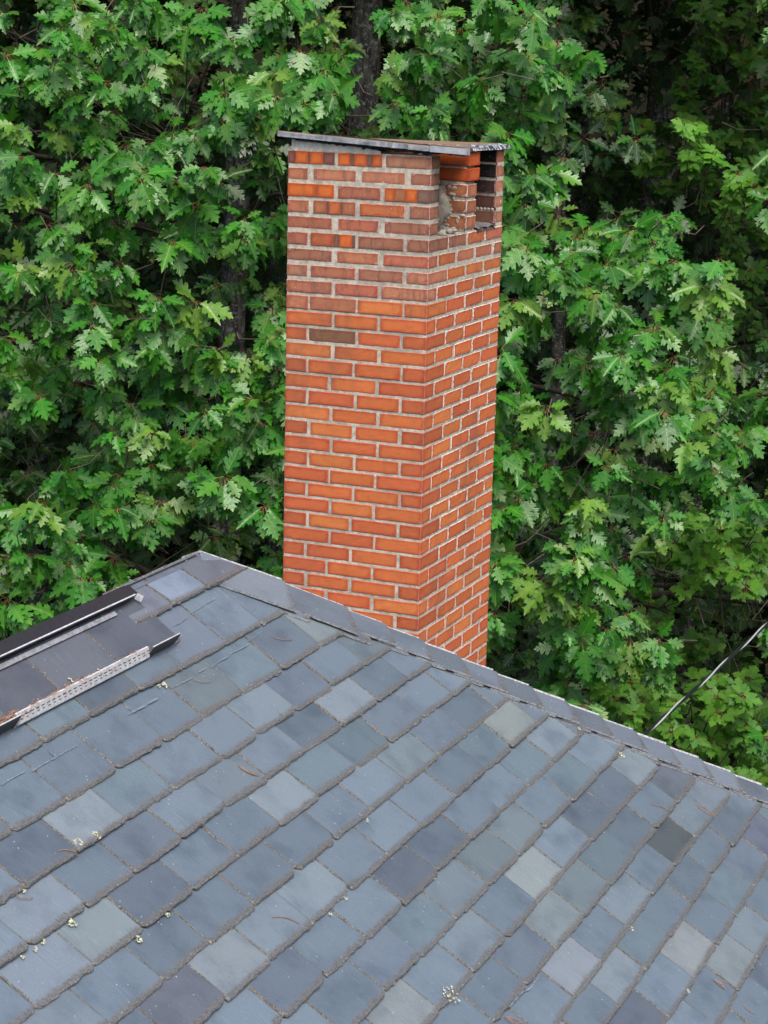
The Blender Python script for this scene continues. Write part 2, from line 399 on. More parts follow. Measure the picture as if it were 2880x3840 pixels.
def slate(mb, u0, u1, vb, vt, h0, h1, tone, t=.010, gap=.002, clipc=.010, rough=1.0, tilt=0.0, clip_hip=True):
    """one slate from butt vb up to vt; its underside is h0 over the deck at the butt and h1 at the head"""
    sid[0] += 1; idn = sid[0]
    W = u1 - u0; Lh = vb - vt
    nb, ns = 18, 9
    pts = []                                            # local (x, y): x along u from the left, y up from the butt
    ph = rnd.random() * 50
    def j(a, s): return a * noise.noise(Vector((s * 60, ph, idn * 1.7))) * 2
    clL = clipc * rnd.uniform(.3, 1.6); clR = clipc * rnd.uniform(.3, 1.6)
    for i in range(nb + 1):
        x = gap + (W - 2 * gap) * i / nb
        y = j(.0026 * rough, x) + max(0, clL - x) * .8 + max(0, clR - (W - x)) * .8 + tilt * (x / W - .5)
        pts.append([x, y, 0])
    for i in range(1, ns + 1):
        y = Lh * i / ns; pts.append([W - gap + j(.0022 * rough, y + 3), y, 1])
    for i in range(ns, 0, -1):
        y = Lh * i / ns; pts.append([gap + j(.0022 * rough, y + 7), y, 2])
    if clip_hip:                                        # cut along the hip
        for p in pts:
            lim = hip_u(vb - p[1]) - .012 - u0
            if p[0] > lim: p[0] = max(lim, -.3)
        if pts[nb][0] - pts[0][0] < .03: return
    n = len(pts); cx = sum(p[0] for p in pts) / n; cy = sum(p[1] for p in pts) / n
    def H(y): return h0 + (h1 - h0) * y / Lh
    V = []; st = []
    for p in pts: V.append(rp(u0 + p[0], vb - p[1], H(p[1]))); st.append(((p[0] - W / 2) * SW_ / W, p[1], idn))
    bev = []
    for q, p in enumerate(pts):
        bev.append(rnd.uniform(.3, 1.0))
    bev = [(bev[i - 1] + bev[i] * 2 + bev[(i + 1) % n]) / 4 for i in range(n)]
    for q, p in enumerate(pts): V.append(rp(u0 + p[0], vb - p[1], H(p[1]) + t * (.35 + .2 * bev[q]))); st.append(((p[0] - W / 2) * SW_ / W, p[1], idn))
    for q, p in enumerate(pts):
        k = (.0060 * bev[q] if p[2] == 0 else .0030 * bev[q]) * rough
        dx = k if p[0] < cx else -k
        x = p[0] + (dx if (p[2] or q in (0, nb)) else 0); y = p[1] + (k if p[2] == 0 else 0)
        V.append(rp(u0 + x, vb - y, H(y) + t)); st.append(((x - W / 2) * SW_ / W, y, idn))
    Fs = []; mi = []
    for i in range(n):
        k = (i + 1) % n
        if pts[i][2] == 2 and pts[k][2] == 1: continue
        Fs.append((i, k, n + k, n + i)); mi.append(2 if i < nb else 1)
        Fs.append((n + i, n + k, 2 * n + k, 2 * n + i)); mi.append(1)
    Fs.append(tuple(range(2 * n, 3 * n))); mi.append(0)
    mb.add(V, Fs, mi, tone, st)

def pick(u, v):
    for (su, sv), c in SPECIAL:
        if abs(su - u) < SW_ * .5 and abs(sv - v) < SE_ * .5: return c
    c = rnd.choice(cum); k = rnd.uniform(.62, .82); return (c[0] * k * .96, c[1] * k, c[2] * k * 1.01)

T = .0085
mb = MB()
keys = sorted(COURSES)
for k in keys:
    vb, js = COURSES[k]; js = list(js)
    umin = -2.9
    while js[-1] > umin: js.append(js[-1] - SW_ + rnd.uniform(-.008, .008))
    while js[0] < hip_u(vb): js.insert(0, js[0] + SW_)
    prev = -.25 if k == 0 else COURSES[k - 1][0]
    e = vb - prev
    for a, b_ in zip(js[1:], js[:-1]):
        ext = .055
        tk = T * rnd.uniform(.75, 1.4); lift = rnd.choice([0, 0, .001, .002, .004])
        h0 = T * 1.25 + lift; h1 = h0 - (T * 1.25 + lift) * (e + ext) / e
        slate(mb, a, b_, vb + rnd.uniform(-.004, .004), prev - ext, h0, h1 - .001, pick((a + b_) / 2, vb - e / 2), tk,
              gap=rnd.uniform(.0006, .0018), clipc=rnd.choice([.006, .008, .012, .022]), tilt=rnd.uniform(-.005, .005))
# the doubled top course by the apex and the plain dark slates above the snow strip
DK = (.080, .092, .114)
for a, b_, c, t_ in ((-.069, .30, (.105, .118, .145), .016), (-.31, -.071, (.175, .220, .28), .014)):
    slate(mb, a, b_, -.248, -.392, .017, -.008, c, t_, clipc=.008)
slate(mb, -.56, -.312, -.245, -.385, .015, -.004, (.13, .15, .185), .011)
for a, b_, c in ((-.80, -.44, DK), (-1.13, -.803, (.098, .108, .130)), (-1.42, -1.133, (.082, .088, .108)), (-1.72, -1.423, (.115, .135, .160)),
                 (-2.02, -1.723, DK), (-2.32, -2.023, (.07, .08, .1)), (-2.62, -2.323, DK), (-2.9, -2.623, DK)):
    slate(mb, a, b_, -.120, -.372, .014, .010, c, .009, gap=.001, rough=.7)
slopes = mb.build('roof_slates', [M_SLATE, M_RIM, M_BUTT], house)

# deck and the three hidden slopes
EV = 2.40                                                # eave, down the slope
RUN = (EV - AP[1]) * CT                                  # horizontal run
APW = rp(*AP); ez = rp(0, EV)[2]
def hz(u, w_, z): return np.array([APW[0], APW[1], 0]) + RC * u + RDh * w_ + np.array([0, 0, z])
dz = -.012
ridgeL = 6.0
mbd = MB()
P_ap = hz(0, 0, APW[2] + dz); P_rl = hz(-ridgeL, 0, APW[2] + dz)
c1 = hz(RUN, RUN, ez + dz); c2 = hz(-ridgeL, RUN, ez + dz); c3 = hz(RUN, -RUN, ez + dz); c4 = hz(-ridgeL, -RUN, ez + dz)
mbd.add([P_ap, P_rl, c2, c1, c3, c4], [(0, 1, 2, 3), (0, 3, 4), (1, 0, 4, 5)], 0)
mbd.build('roof_deck', [M_UNDER], house)
# slates on the far hip face and the far main slope (same courses, plainer)
def far_slates(name, org, cu, cdn, half, n, u_lo, u_hi):
    mb2 = MB(); nn = np.cross(cu, cdn); nn = nn if nn[2] > 0 else -nn
    for k in range(n):
        v1 = .14 + k * .146; v0 = v1 - .17
        a = u_lo(v1) + (0 if k % 2 else .14) * (0 if half else 1)
        while a < u_hi(v1):
            b_ = min(a + SW_, u_hi(v1)); tone = pick(99, 99); q = []
            for (uu, vv, h) in ((a + .002, v1, .011), (b_ - .002, v1, .011), (b_ - .002, v0, .0), (a + .002, v0, .0)):
                q.append(org + cu * uu + cdn * vv + nn * h)
            V = q + [p + nn * .009 for p in q]
            mb2.add(V, [(4, 5, 6, 7), (0, 1, 5, 4), (1, 2, 6, 5), (3, 0, 4, 7)], [0, 2, 1, 1], tone,
                    [(x, y, k + a) for x, y in ((-.14, 0), (.14, 0), (.14, .17), (-.14, .17))] * 2)
            a += SW_ + .001
    return mb2.build(name, [M_SLATE, M_RIM, M_BUTT], house)
down2 = RC * math.cos(TH) - np.array([0, 0, math.sin(TH)])
far_slates('hip_end_slates', P_ap, RDh, down2, True, 19, lambda v: -v * CT + .17, lambda v: v * CT - .17)
down3 = -RDh * math.cos(TH) - np.array([0, 0, math.sin(TH)])
far_slates('far_slope_slates', P_ap, RC, down3, False, 19, lambda v: -4.2, lambda v: v * CT - .17)

# hip caps: pairs of thin slates stepping down the hip
hipd = np.array([CT, 1.0]) / math.hypot(CT, 1.0); hipp = np.array([-hipd[1], hipd[0]])     # along / across (towards the slope)
def hip_caps():
    mb = MB()
    hw = RC * CT + RDh * CT - np.array([0, 0, math.sin(TH)]); hw /= np.linalg.norm(hw)      # down the hip
    side1 = rp(*hipp) - rp(0, 0); side1 /= np.linalg.norm(side1)                          # down across the near slope
    horiz = np.cross(hw, [0, 0, 1.]); horiz /= np.linalg.norm(horiz)
    if horiz @ side1 < 0: horiz = -horiz
    side2 = side1 - 2 * (side1 @ horiz) * horiz                                           # mirrored on the far slope
    s = .0; first = True
    lens = [.30, .27] + [.173] * 20
    for i, L in enumerate(lens):
        s1 = s + L + .07; Wn = (.165, .145)[i] if i < 2 else .108 + rnd.uniform(-.004, .004)
        for sd, wd in ((side1, Wn), (side2, Wn * .92)):
            nrm = np.cross(hw, sd); nrm = nrm if nrm[2] > 0 else -nrm
            for lay in (0, 1):
                off = .012 if lay == 0 else .0
                sh = (0.004 if lay else -.002); ww = wd + (.006 if lay == 0 else 0)
                sa = s + (.085 if lay == 0 else 0); sb = s1 + (.06 if lay == 0 else 0)
                h_lo = .020 + (0 if lay == 0 else .011) + rnd.uniform(0, .002); h_hi = h_lo - (.015 if i else .026); t_ = .0085
                tone = (.120, .142, .172) if lay else (.105, .125, .15)
                kk = rnd.uniform(.78, 1.22); tone = tuple(x * kk for x in tone)
                if i == 0: tone = (.145, .17, .20)
                nx, ny = 10, 4; V = []; st = []
                # outline: butt end (down the hip) with a skewed, chipped line
                out = []
                skew = .028 if lay else 0
                for q in range(nx + 1): out.append((sa + (sb - sa) * q / nx, ww + rnd.uniform(-.0012, .0012)))
                for q in range(1, ny): out.append((sb - skew * (q / ny) + rnd.uniform(-.002, .002), ww * (1 - q / ny)))
                pass
                crest = (0.0 if (sd is side1 or i < 7) else -.008) if lay else .012
                for q in range(nx, -1, -1): out.append((sa + (sb - skew - .002 - sa) * q / nx, crest + rnd.uniform(0, .001)))
                n = len(out)
                for zl in (0, 1):
                    for (a, b_) in out:
                        P = APW + hw * a + sd * b_ + nrm * ((h_lo + (h_hi - h_lo) * (1 - (a - sa) / (sb - sa))) + zl * t_) + np.array([0, 0, -.004 + .003 * lay])
                        V.append(P); st.append(((b_ - ww / 2) * .9, .5 * abs(sb - a) + .004, i * 3 + lay + 40))
                Fs = []; mi = []
                for q in range(n):
                    q2 = (q + 1) % n
                    Fs.append((q, q2, n + q2, n + q)); mi.append(3 if nx <= q < nx + ny else 1)
                Fs.append(tuple(range(n, 2 * n))); mi.append(0); Fs.append(tuple(range(n))[::-1]); mi.append(2)
                mb.add(V, Fs, mi, tone, st)
        s += L
    o = mb.build('hip_cap', [M_SLATE, M_CAPEDGE, M_BUTT, M_UNDER], house)
    return o
hip_caps()
# ridge caps left of the apex
mb = MB()
for i in range(3):
    a = AP[0] - .02 - i * .20; c_ = (.12, .135, .165); kk = rnd.uniform(.8, 1.2)
    for sg in (1, -1):
        sdv = (RD if sg > 0 else down3)
        nrm = RN if sg > 0 else (np.array([0, 0, 2 * RN[2]]) - 0 * RN); 
        nrm = np.cross(sdv, RC); nrm = nrm if nrm[2] > 0 else -nrm
        A0 = APW + RC * (a - AP[0]); V = []
        wv = .030 if sg > 0 else .12
        for (l_, s_, h) in ((0, 0, .004), (-.23, 0, .002), (-.23, wv, .002), (0, wv, .004)):
            V.append(A0 + RC * l_ + sdv * s_ + nrm * h)
        V += [p + nrm * .008 for p in V]
        mb.add(V, [(4, 5, 6, 7), (0, 3, 7, 4), (3, 2, 6, 7), (1, 0, 4, 5)], [0, 1, 1, 1], tuple(x * kk for x in c_),
               [(-.10, .02, i), (.1, .02, i), (.1, .1, i), (-.1, .1, i)] * 2)
mb.build('ridge_cap', [M_SLATE, M_RIM, M_BUTT], house)

# black aluminium ridge trim
mb = MB()
uE = -.485
def bar(mb, ua, ub, v0, v1, h0, h1, mi=0): mb.box(rp(ua, v0, h0), rp(ub, v0, h0) - rp(ua, v0, h0), rp(ua, v1, h0) - rp(ua, v0, h0), RN * (h1 - h0), mi)
bar(mb, -2.9, uE, -.378, -.327, .046, .052)              # sloping top leaf
bar(mb, -2.9, uE, -.3315, -.3270, .0525, .057, 1)         # pale folded lip
bar(mb, -2.9, uE, -.336, -.332, .020, .0455)             # upstand in its shadow
rt = mb.build('ridge_trim', [M_BLACKALU, M_WHITE], house)
mb = MB(); bar(mb, uE, uE + .035, -.378, -.332, .040, .046); mb.build('end_plate', [M_BLACKALU], rt)
mb = MB()
V = [rp(uE + .02, -.332, .05), rp(uE + .035, -.312, .05), rp(uE + .030, -.307, .03), rp(uE + .018, -.328, .03)]
mb.add(V + [p + RN * .003 for p in V], [(4, 5, 6, 7), (0, 3, 2, 1), (0, 1, 5, 4), (1, 2, 6, 5), (2, 3, 7, 6), (3, 0, 4, 7)])
mb.build('bent_tab', [M_WHITE], rt)
mb = MB(); bar(mb, -2.9, uE - .12, -.3200, -.303, .0245, .028)
mb.build('sealant_line', [plain('grey_sealant', (.26, .27, .29), .8, 0, .4, 60)], rt)

# snow strip: white perforated channel with black ends
SG0, SG1 = -1.475, -.435
mb = MB()
bar(mb, -1.420, -.668, -.145, -.1395, .020, .054)          # back upstand
def slant(mb, ua, ub, f0, f1, lift, th, mi=0):             # on the sloping perforated face, f from 0 (top) to 1 (foot)
    va, ha, vb_, hb = -.139, .054, -.117, .027
    q0 = rp(ua, va + (vb_ - va) * f0, ha + (hb - ha) * f0 + lift)
    mb.box(q0, RC * (ub - ua), rp(0, va + (vb_ - va) * f1, ha + (hb - ha) * f1) - rp(0, va + (vb_ - va) * f0, ha + (hb - ha) * f0), RN * th, mi)
slant(mb, -1.420, -.668, 0, 1, 0, .004)
strip = mb.build('perforated_strip', [M_WHITE], house); tag(strip, 'white perforated metal strip full of red pine needles')
mb = MB(); x = -1.41
while x < -.68:
    slant(mb, x, x + .017, .32, .40, .0038, .001); slant(mb, x + .006, x + .017, .62, .69, .0038, .001)
    x += .029
mb.build('slots', [plain('slot_shadow', (.03, .03, .032), .9)], strip)
for (a, b_) in ((-2.9, -1.423), (-.665, -.492)):
    mb = MB(); bar(mb, a, b_, -.125, -.1215, .008, .066); bar(mb, a, b_, -.1290, -.1255, .064, .0668, 1); bar(mb, b_ - .004, b_, -.1210, -.119, .008, .066, 1)
    q = mb.build('black_channel', [M_BLACKALU, M_WHITE], house)

def surf(u, v):
    """height of the slate surface over the deck plane"""
    for k in keys:
        vb = COURSES[k][0]
        if v <= vb:
            prev = -.25 if k == 0 else COURSES[k - 1][0]
            e = vb - prev; y = vb - v
            return T * 1.25 * (1 - y / e) + T * 1.2 + .0005
    return .02
# pale scrape marks
CH = []
def cvt(o, s, l): return [(o[0] + a * s, o[1] + b * s) for a, b in l]
G_, A_, F_ = (300, 2050), (0, 2600), (1880, 3200); s_ = .60277
for o, l in ((G_, [(570, 497), (620, 475), (665, 440)]), (G_, [(690, 415), (760, 370), (845, 320)]), (G_, [(1050, 585), (1095, 555), (1135, 520)]),
             (G_, [(575, 877), (640, 845), (700, 815)]), (G_, [(738, 782), (785, 755)]), (G_, [(815, 750), (870, 710), (925, 682), (930, 660)]), (G_, [(935, 665), (990, 640), (1050, 605)]),
             (G_, [(300, 1045), (390, 990), (480, 940)]), (G_, [(240, 500), (320, 455), (410, 410)]), (A_, [(345, 400), (415, 360), (485, 322)]),
             (A_, [(200, 485), (270, 440), (345, 402)]), (A_, [(300, 350), (345, 398)]), (A_, [(10, 570), (80, 525), (155, 485)]), (A_, [(800, 130), (900, 80), (985, 30)]),
             (F_, [(40, 965), (130, 865), (180, 840), (235, 765)])):
    CH.append(cvt(o, s_, l))
for l in CH:
    mb = MB()
    pts = [inv(*p, .015) for p in l]
    for a, b_ in zip(pts, pts[1:]):
        dx, dy = b_[0] - a[0], b_[1] - a[1]; L = math.hypot(dx, dy)
        nseg = max(2, int(L / .012)); prevp = None
        for i in range(nseg + 1):
            t_ = i / nseg; u = a[0] + dx * t_; v = a[1] + dy * t_; wd = .0006 + .0019 * rnd.random()
            pr = (rp(u - dy / L * wd, v + dx / L * wd, surf(u, v) + .0022), rp(u + dy / L * wd, v - dx / L * wd, surf(u, v) + .0022))
            if prevp is not None: mb.add([prevp[0], prevp[1], pr[1], pr[0]], [(0, 1, 2, 3)])
            prevp = pr
    mb.build('pale_scrape', [M_CHALK], house)

# lichen tufts
LI = [((1340, 1628), .022), ((972, 2150), .034), ((295 * 0 + 170, 1823), .016), ((207, 1806), .014), ((158, 1991), .015), ((94, 2031), .009), ((78, 2047), .009),
      ((300, 2027), .012), ((364, 1975), .008), ((51, 2066), .006), ((52, 1922), .007), ((748, 1939), .007), ((715, 1974), .006), ((937, 1896), .008),
      ((1365, 2003), .010), ((1484, 2143), .006), ((1328 - 79, 1576), .008), ((356, 1478), .012), ((345, 1480), .007), ((795, 1772), .009), ((170, 1475), .009)]
for (px, py), r in LI:
    u, v = inv(px * 1.736, py * 1.736, .018); mb = MB()
    for q in range(int(8 + r * 700)):
        a = rnd.random() * 6.28; rr = r * math.sqrt(rnd.random()); x = u + rr * math.cos(a); y = v + rr * math.sin(a)
        s = rnd.uniform(.0022, .0048) * (1 if r > .01 else .7); hh = surf(u, v) + .002 + .006 * (1 - rr / r) * rnd.random(); nsd = 6
        V = [rp(x, y, hh + .002)] + [rp(x + s * rnd.uniform(.6, 1.2) * math.cos(i * 6.283 / nsd), y + s * rnd.uniform(.6, 1.2) * math.sin(i * 6.283 / nsd), hh + rnd.uniform(-.001, .003)) for i in range(nsd)]
        mb.add(V, [(0, 1 + i, 1 + (i + 1) % nsd) for i in range(nsd)])
    mb.build('lichen', [M_LICHEN], house)

# walls, eaves
mb = MB(); inset = .35
w0 = RUN - inset
fl = [hz(w0, w0, 0), hz(-ridgeL + .3, w0, 0), hz(-ridgeL + .3, -w0, 0), hz(w0, -w0, 0)]
zt = ez + .12
V = [p.copy() + np.array([0, 0, -.5]) for p in fl] + [p.copy() + np.array([0, 0, zt]) for p in fl]
mb.add(V, [(0, 1, 5, 4), (1, 2, 6, 5), (2, 3, 7, 6), (3, 0, 4, 7)])
mb.build('wall', [M_CLAP], house)
mb = MB()
cs = [c1, c2, c4, c3]
for a, b_ in ((c1, c2), (c3, c1)):
    out = (a + b_) / 2 - hz(-1, 0, ez); out[2] = 0
    mb.box(a - np.array([0, 0, .16]), b_ - a, np.cross(b_ - a, [0, 0, 1]) / np.linalg.norm(b_ - a) * -.02, np.array([0, 0, .14]))
mb.add([p - np.array([0, 0, .15]) for p in cs], [(0, 1, 2, 3)])
mb.build('eave_boards', [M_CLAP], house)

# ------------------------------------------------------------ chimney
YAW = 0.40669
CA = np.array([math.cos(YAW), -math.sin(YAW), 0]); CB = np.array([math.sin(YAW), math.cos(YAW), 0]); CZ = np.array([0, 0, 1.])
CO = np.array([.15491, 8.16098, CAMZ - .42138])          # near corner, top of the brickwork
FWD, SWD, CH_ = .635, .842, .065828
def cpt(a, b_, z): return CO + CA * a + CB * b_ + CZ * z
cbase = CO * np.array([1, 1, 0]) + CB * .42 - CA * .31 + np.array([0, 0, 0])
ORANGE = [(.55, .118, .042), (.57, .130, .044), (.54, .108, .042), (.56, .122, .042), (.58, .145, .048), (.52, .102, .042)]
OLD = [(.45, .140, .078), (.39, .115, .072), (.50, .165, .100), (.33, .115, .075), (.52, .125, .048), (.42, .160, .100), (.47, .120, .075)]
def brick(mb, a0, a1, b0, b1, z1, z0, tone, face, age, smear, ch=.0035, wob=.0013):
    """rounded brick; faces subdivided so rim shading and wobble are real"""
    xs = lambda lo, hi, n: [lo, lo + ch] + [lo + ch + (hi - lo - 2 * ch) * i / n for i in range(1, n)] + [hi - ch, hi]
    A = xs(a0, a1, 8 if a1 - a0 > .12 else 4); B = xs(b0, b1, 8 if b1 - b0 > .12 else 4); Z = xs(z0, z1, 4)
    ca, cb_, cz = (a0 + a1) / 2, (b0 + b1) / 2, (z0 + z1) / 2
    idx = {}; V = []; st = []
    def vid(i, j, k):
        key = (i, j, k)
        if key not in idx:
            a, b_, z = A[i], B[j], Z[k]
            ei = i in (0, len(A) - 1); ej = j in (0, len(B) - 1); ek = k in (0, len(Z) - 1)
            ne = ei + ej + ek
            if ne >= 2:
                q = .62 if ne == 2 else .72
                if ei: a += ch * (1 - q) * (1 if i == 0 else -1)
                if ej: b_ += ch * (1 - q) * (1 if j == 0 else -1)
                if ek: z += ch * (1 - q) * (1 if k == 0 else -1)
            p = Vector((a * 38, b_ * 38, z * 38 + a0))
            nz = noise.noise_vector(p); a += nz.x * wob; b_ += nz.y * wob; z += nz.z * wob
            # distance to rim on the exposed face
            dl = [min(A[i] - a0, a1 - A[i]) if not ei else 9, min(B[j] - b0, b1 - B[j]) if not ej else 9, min(Z[k] - z0, z1 - Z[k]) if not ek else 9]
            d = 0 if ne >= 2 else min(dl)
            idx[key] = len(V); V.append(cpt(a, b_, z)); st.append((max(0., 1 - d / .021), age, smear))
        return idx[key]
    Fs = []
    na, nb_, nz_ = len(A) - 1, len(B) - 1, len(Z) - 1
    for i in range(na):
        for k in range(nz_):
            Fs.append((vid(i, 0, k), vid(i + 1, 0, k), vid(i + 1, 0, k + 1), vid(i, 0, k + 1)))
            Fs.append((vid(i, nb_, k), vid(i, nb_, k + 1), vid(i + 1, nb_, k + 1), vid(i + 1, nb_, k)))
    for j in range(nb_):
        for k in range(nz_):
            Fs.append((vid(na, j, k), vid(na, j + 1, k), vid(na, j + 1, k + 1), vid(na, j, k + 1)))
            Fs.append((vid(0, j, k), vid(0, j, k + 1), vid(0, j + 1, k + 1), vid(0, j + 1, k)))
    for i in range(na):
        for j in range(nb_):
            Fs.append((vid(i, j, nz_), vid(i + 1, j, nz_), vid(i + 1, j + 1, nz_), vid(i, j + 1, nz_)))
            Fs.append((vid(i, j, 0), vid(i, j + 1, 0), vid(i + 1, j + 1, 0), vid(i + 1, j, 0)))
    mb.add(V, Fs, 0, tone, st)

bo, bp, bb, br = (.58, .115, .026), (.20, .070, .058), (.20, .105, .080), (.40, .125, .065)
BANDS = {(1, 0): [(.8, bp), (1.4, bo), (.25, bb), (1.4, bo), (1.3, bp)], (1, 1): [(1.5, bo), (.5, bb), (1.6, bo), (.7, bb), (1.2, bo)],
         (3, 0): [(3.2, bo), (.12, br), (1.9, bo)], (3, 2): [(1.3, bo), (1.6, (.36, .12, .055)), (1.5, bo), (1.8, bb)],
         (4, 1): [(1.4, br), (.25, bb), (1.2, (.50, .12, .045)), (.25, bb), (1.3, br)], (6, 1): [(2.4, (.42, .10, .045)), (.5, bb), (1.3, bo), (.3, bb)]}
mbk = MB()
NR = 37
BW = .095                                                # brick depth
def tone_for(r):
    if r <= 9: return rnd.choice(OLD), 1.0
    if r == 10: return rnd.choice(OLD[:1] + ORANGE[4:5]), .6
    return rnd.choice(ORANGE), .12
for r in range(1, NR + 1):
    z1 = -(r - 1) * CH_; upper = r <= 9
    jt = (.0155 if upper else .0098) * rnd.uniform(.85, 1.15)
    zt_, zb_ = z1 - jt * .5, z1 - CH_ + jt * .5
    off = 0
    j2 = (.0175 if upper else .0098) * rnd.uniform(.65, 1.5)
    # front face: odd rows three stretchers, even rows header, two stretchers, header
    if r % 2: edges = [-FWD, -FWD * 2 / 3, -FWD / 3, 0]
    else: edges = [-FWD, -FWD + .108, -FWD * .5 + .002, -.104, 0]
    edges = [e + (rnd.uniform(-.007, .007) if 0 < i < len(edges) - 1 else 0) for i, e in enumerate(edges)]
    sh = rnd.uniform(-.0015, .0015)
    for i in range(len(edges) - 1):
        a0 = edges[i] + (j2 / 2 if i else 0); a1 = edges[i + 1] - (j2 / 2 if i < len(edges) - 2 else 0)
        tn, age = tone_for(r); k = rnd.uniform(.92, 1.06); tn = tuple(x * k for x in tn)
        if not upper and r > 10 and (a1 - a0) < .12: tn = tuple(x * q for x, q in zip((.47, .098, .040), (k, k, k)))
        if (r, i) == (12, 1): tn = (.22, .085, .045); age = 1
        if (r, i) in BANDS:
            # bricks with bands of fired colour
            ws = BANDS[(r, i)]; tot = sum(x[0] for x in ws); aa = a0
            for wq, ct in ws:
                ab = aa + (a1 - a0) * wq / tot
                brick(mbk, aa + .0002, ab - .0002, 0 + sh, BW, zt_, zb_, ct, 0, .5, 0, ch=.0012, wob=.0010)
                aa = ab
            continue
        # a corner brick turns the corner: full length on one side, header on the other
        last = i == len(edges) - 2
        depth = (BW if r % 2 else (.205 if (last or i == 0) else BW))
        if r <= 5: depth = BW
        brick(mbk, a0, a1, sh, depth, zt_, zb_, tn, 0, age, .35 if upper else .12)
    # right face
    if r > 5:
        x = BW if r % 2 else .205
        rowb = [x]
        while rowb[-1] + .212 < SWD - .09: rowb.append(rowb[-1] + .2115)
        rowb.append(SWD)
        for i in range(len(rowb) - 1):
            b0 = rowb[i] + j2 * .5 + (.002 if i == 0 else 0); b1 = rowb[i + 1] - (j2 / 2 if i < len(rowb) - 2 else 0)
            tn, age = tone_for(r + (2 if r > 7 else 0)); k = rnd.uniform(.9, 1.12); tn = tuple(y * k for y in tn)
            brick(mbk, -BW, rnd.uniform(-.0015, .0015), b0, b1, zt_, zb_, tn, 1, age * .8, 1.0 if r < 27 else .55)
    # left and back faces (unseen from here, same bond)
    for b0, b1 in ((.10, .31), (.32, .53), (.54, .74)):
        brick(mbk, -FWD, -FWD + BW, b0, b1, zt_, zb_, tone_for(r)[0], 1, .5, .3)
    for a0, a1 in ((-.625 + .0, -.43), (-.42, -.22), (-.21, 0)):
        if r <= 5 and a1 == 0: continue
        if r > 5 and a1 == 0: a1 = -BW - .004
        brick(mbk, a0, a1, SWD - BW, SWD, zt_, zb_, tone_for(r)[0], 0, .5, .3)
# open flues at the top five courses: middle wythe and back wythe
WB0, WB1, KB0 = .405, .515, .755
for r in range(1, 6):
    z1 = -(r - 1) * CH_; jt = .004 if r == 1 else .012
    zt_, zb_ = z1 - jt * .5, z1 - CH_ + (.003 if r == 1 else .007)
    tn = (.50, .085, .022) if r <= 2 else rnd.choice([(.40, .12, .065), (.36, .115, .06), (.44, .14, .075)])
    ext = .008 if r <= 2 else 0
    brick(mbk, -.21, ext, WB0, WB1 + ext, zt_, zb_, tn, 1, .35 if r <= 2 else 1.0, .0 if r <= 2 else .8)
    brick(mbk, -.43, -.222, WB0, WB1, zt_, zb_, rnd.choice(OLD), 1, 1, .6)
    brick(mbk, -.105, -.002, KB0, SWD, zt_ + (.001 if r == 1 else 0), zb_, rnd.choice(OLD[:1] + OLD[2:3] + OLD[5:6]), 1, 1, .12)
chim = mbk.build('chimney', [M_BRICK], house, base=cbase)
tag(chim, 'tall orange red brick chimney with pale mortar, rougher and browner in its top courses')
# mortar: core behind the joints, with small surface relief
def mortar_wall(mb, P0, eu, ev, nrm, wu, wv, step=.012, amp=.0006):
    nu, nv = max(2, int(wu / step)), max(2, int(wv / step)); V = []
    for j in range(nv + 1):
        for i in range(nu + 1):
            p = P0 + eu * (wu * i / nu) + ev * (wv * j / nv)
            k = noise.noise(Vector(p * 45)) * amp if 0 < i < nu and 0 < j < nv else 0
            V.append(p + nrm * k)
    mb.add(V, [(j * (nu + 1) + i, j * (nu + 1) + i + 1, (j + 1) * (nu + 1) + i + 1, (j + 1) * (nu + 1) + i) for j in range(nv) for i in range(nu)])
mbm = MB(); rec = .0024; Ht = NR * CH_
mortar_wall(mbm, cpt(-FWD + rec, rec, -Ht), CA, CZ, -CB, FWD - 2 * rec, Ht - .004)
mortar_wall(mbm, cpt(-rec, rec, -Ht), CB, CZ, CA, SWD - 2 * rec, Ht - 5 * CH_ - .004)
mortar_wall(mbm, cpt(-rec, rec, -5 * CH_ - .005), CB, CZ, CA, BW - 2 * rec, 5 * CH_)
mortar_wall(mbm, cpt(-rec, KB0 + rec, -5 * CH_ - .005), CB, CZ, CA, SWD - KB0 - 2 * rec, 5 * CH_)
mortar_wall(mbm, cpt(-rec - .004, WB0 + rec, -5 * CH_ - .005), CB, CZ, CA, WB1 - WB0 - 2 * rec, 3 * CH_)
mortar_wall(mbm, cpt(-.42, WB0 + .004, -5 * CH_ - .005), CA, CZ, -CB, .41, 5 * CH_ - .01)
mbm.box(cpt(-.42, WB0 + .006, -5 * CH_), CA * .408, CB * .1, CZ * (5 * CH_ - .012))
mbm.box(cpt(-.21, KB0 + .003, -5 * CH_), CA * .20, CB * .07, CZ * (5 * CH_ - .012))
mbm.box(cpt(-FWD + .006, .006, -Ht), CA * (FWD - .012), CB * (SWD - .012), CZ * (Ht - 5 * CH_ - .006))
mbm.box(cpt(-FWD + .006, .006, -5 * CH_ - .006), CA * .09, CB * (SWD - .012), CZ * (5 * CH_))
mbm.box(cpt(-FWD + .09, .006, -5 * CH_ - .006), CA * (FWD - .096), CB * .084, CZ * (5 * CH_))
mbm.box(cpt(-FWD + .09, SWD - .09, -5 * CH_ - .006), CA * (FWD - .30), CB * .084, CZ * (5 * CH_))
mbm.build('mortar', [M_MORTAR], chim, base=cbase, smooth=True)
# lower shaft down to the ground (hidden by the roof)
mb = MB(); mb.box(cpt(-FWD, 0, -(CO[2]) - .3), CA * FWD, CB * SWD, CZ * (CO[2] + .3 - Ht - .002), 0, (.45, .10, .03)); mb.build('lower_shaft', [M_BRICK], chim, base=cbase)
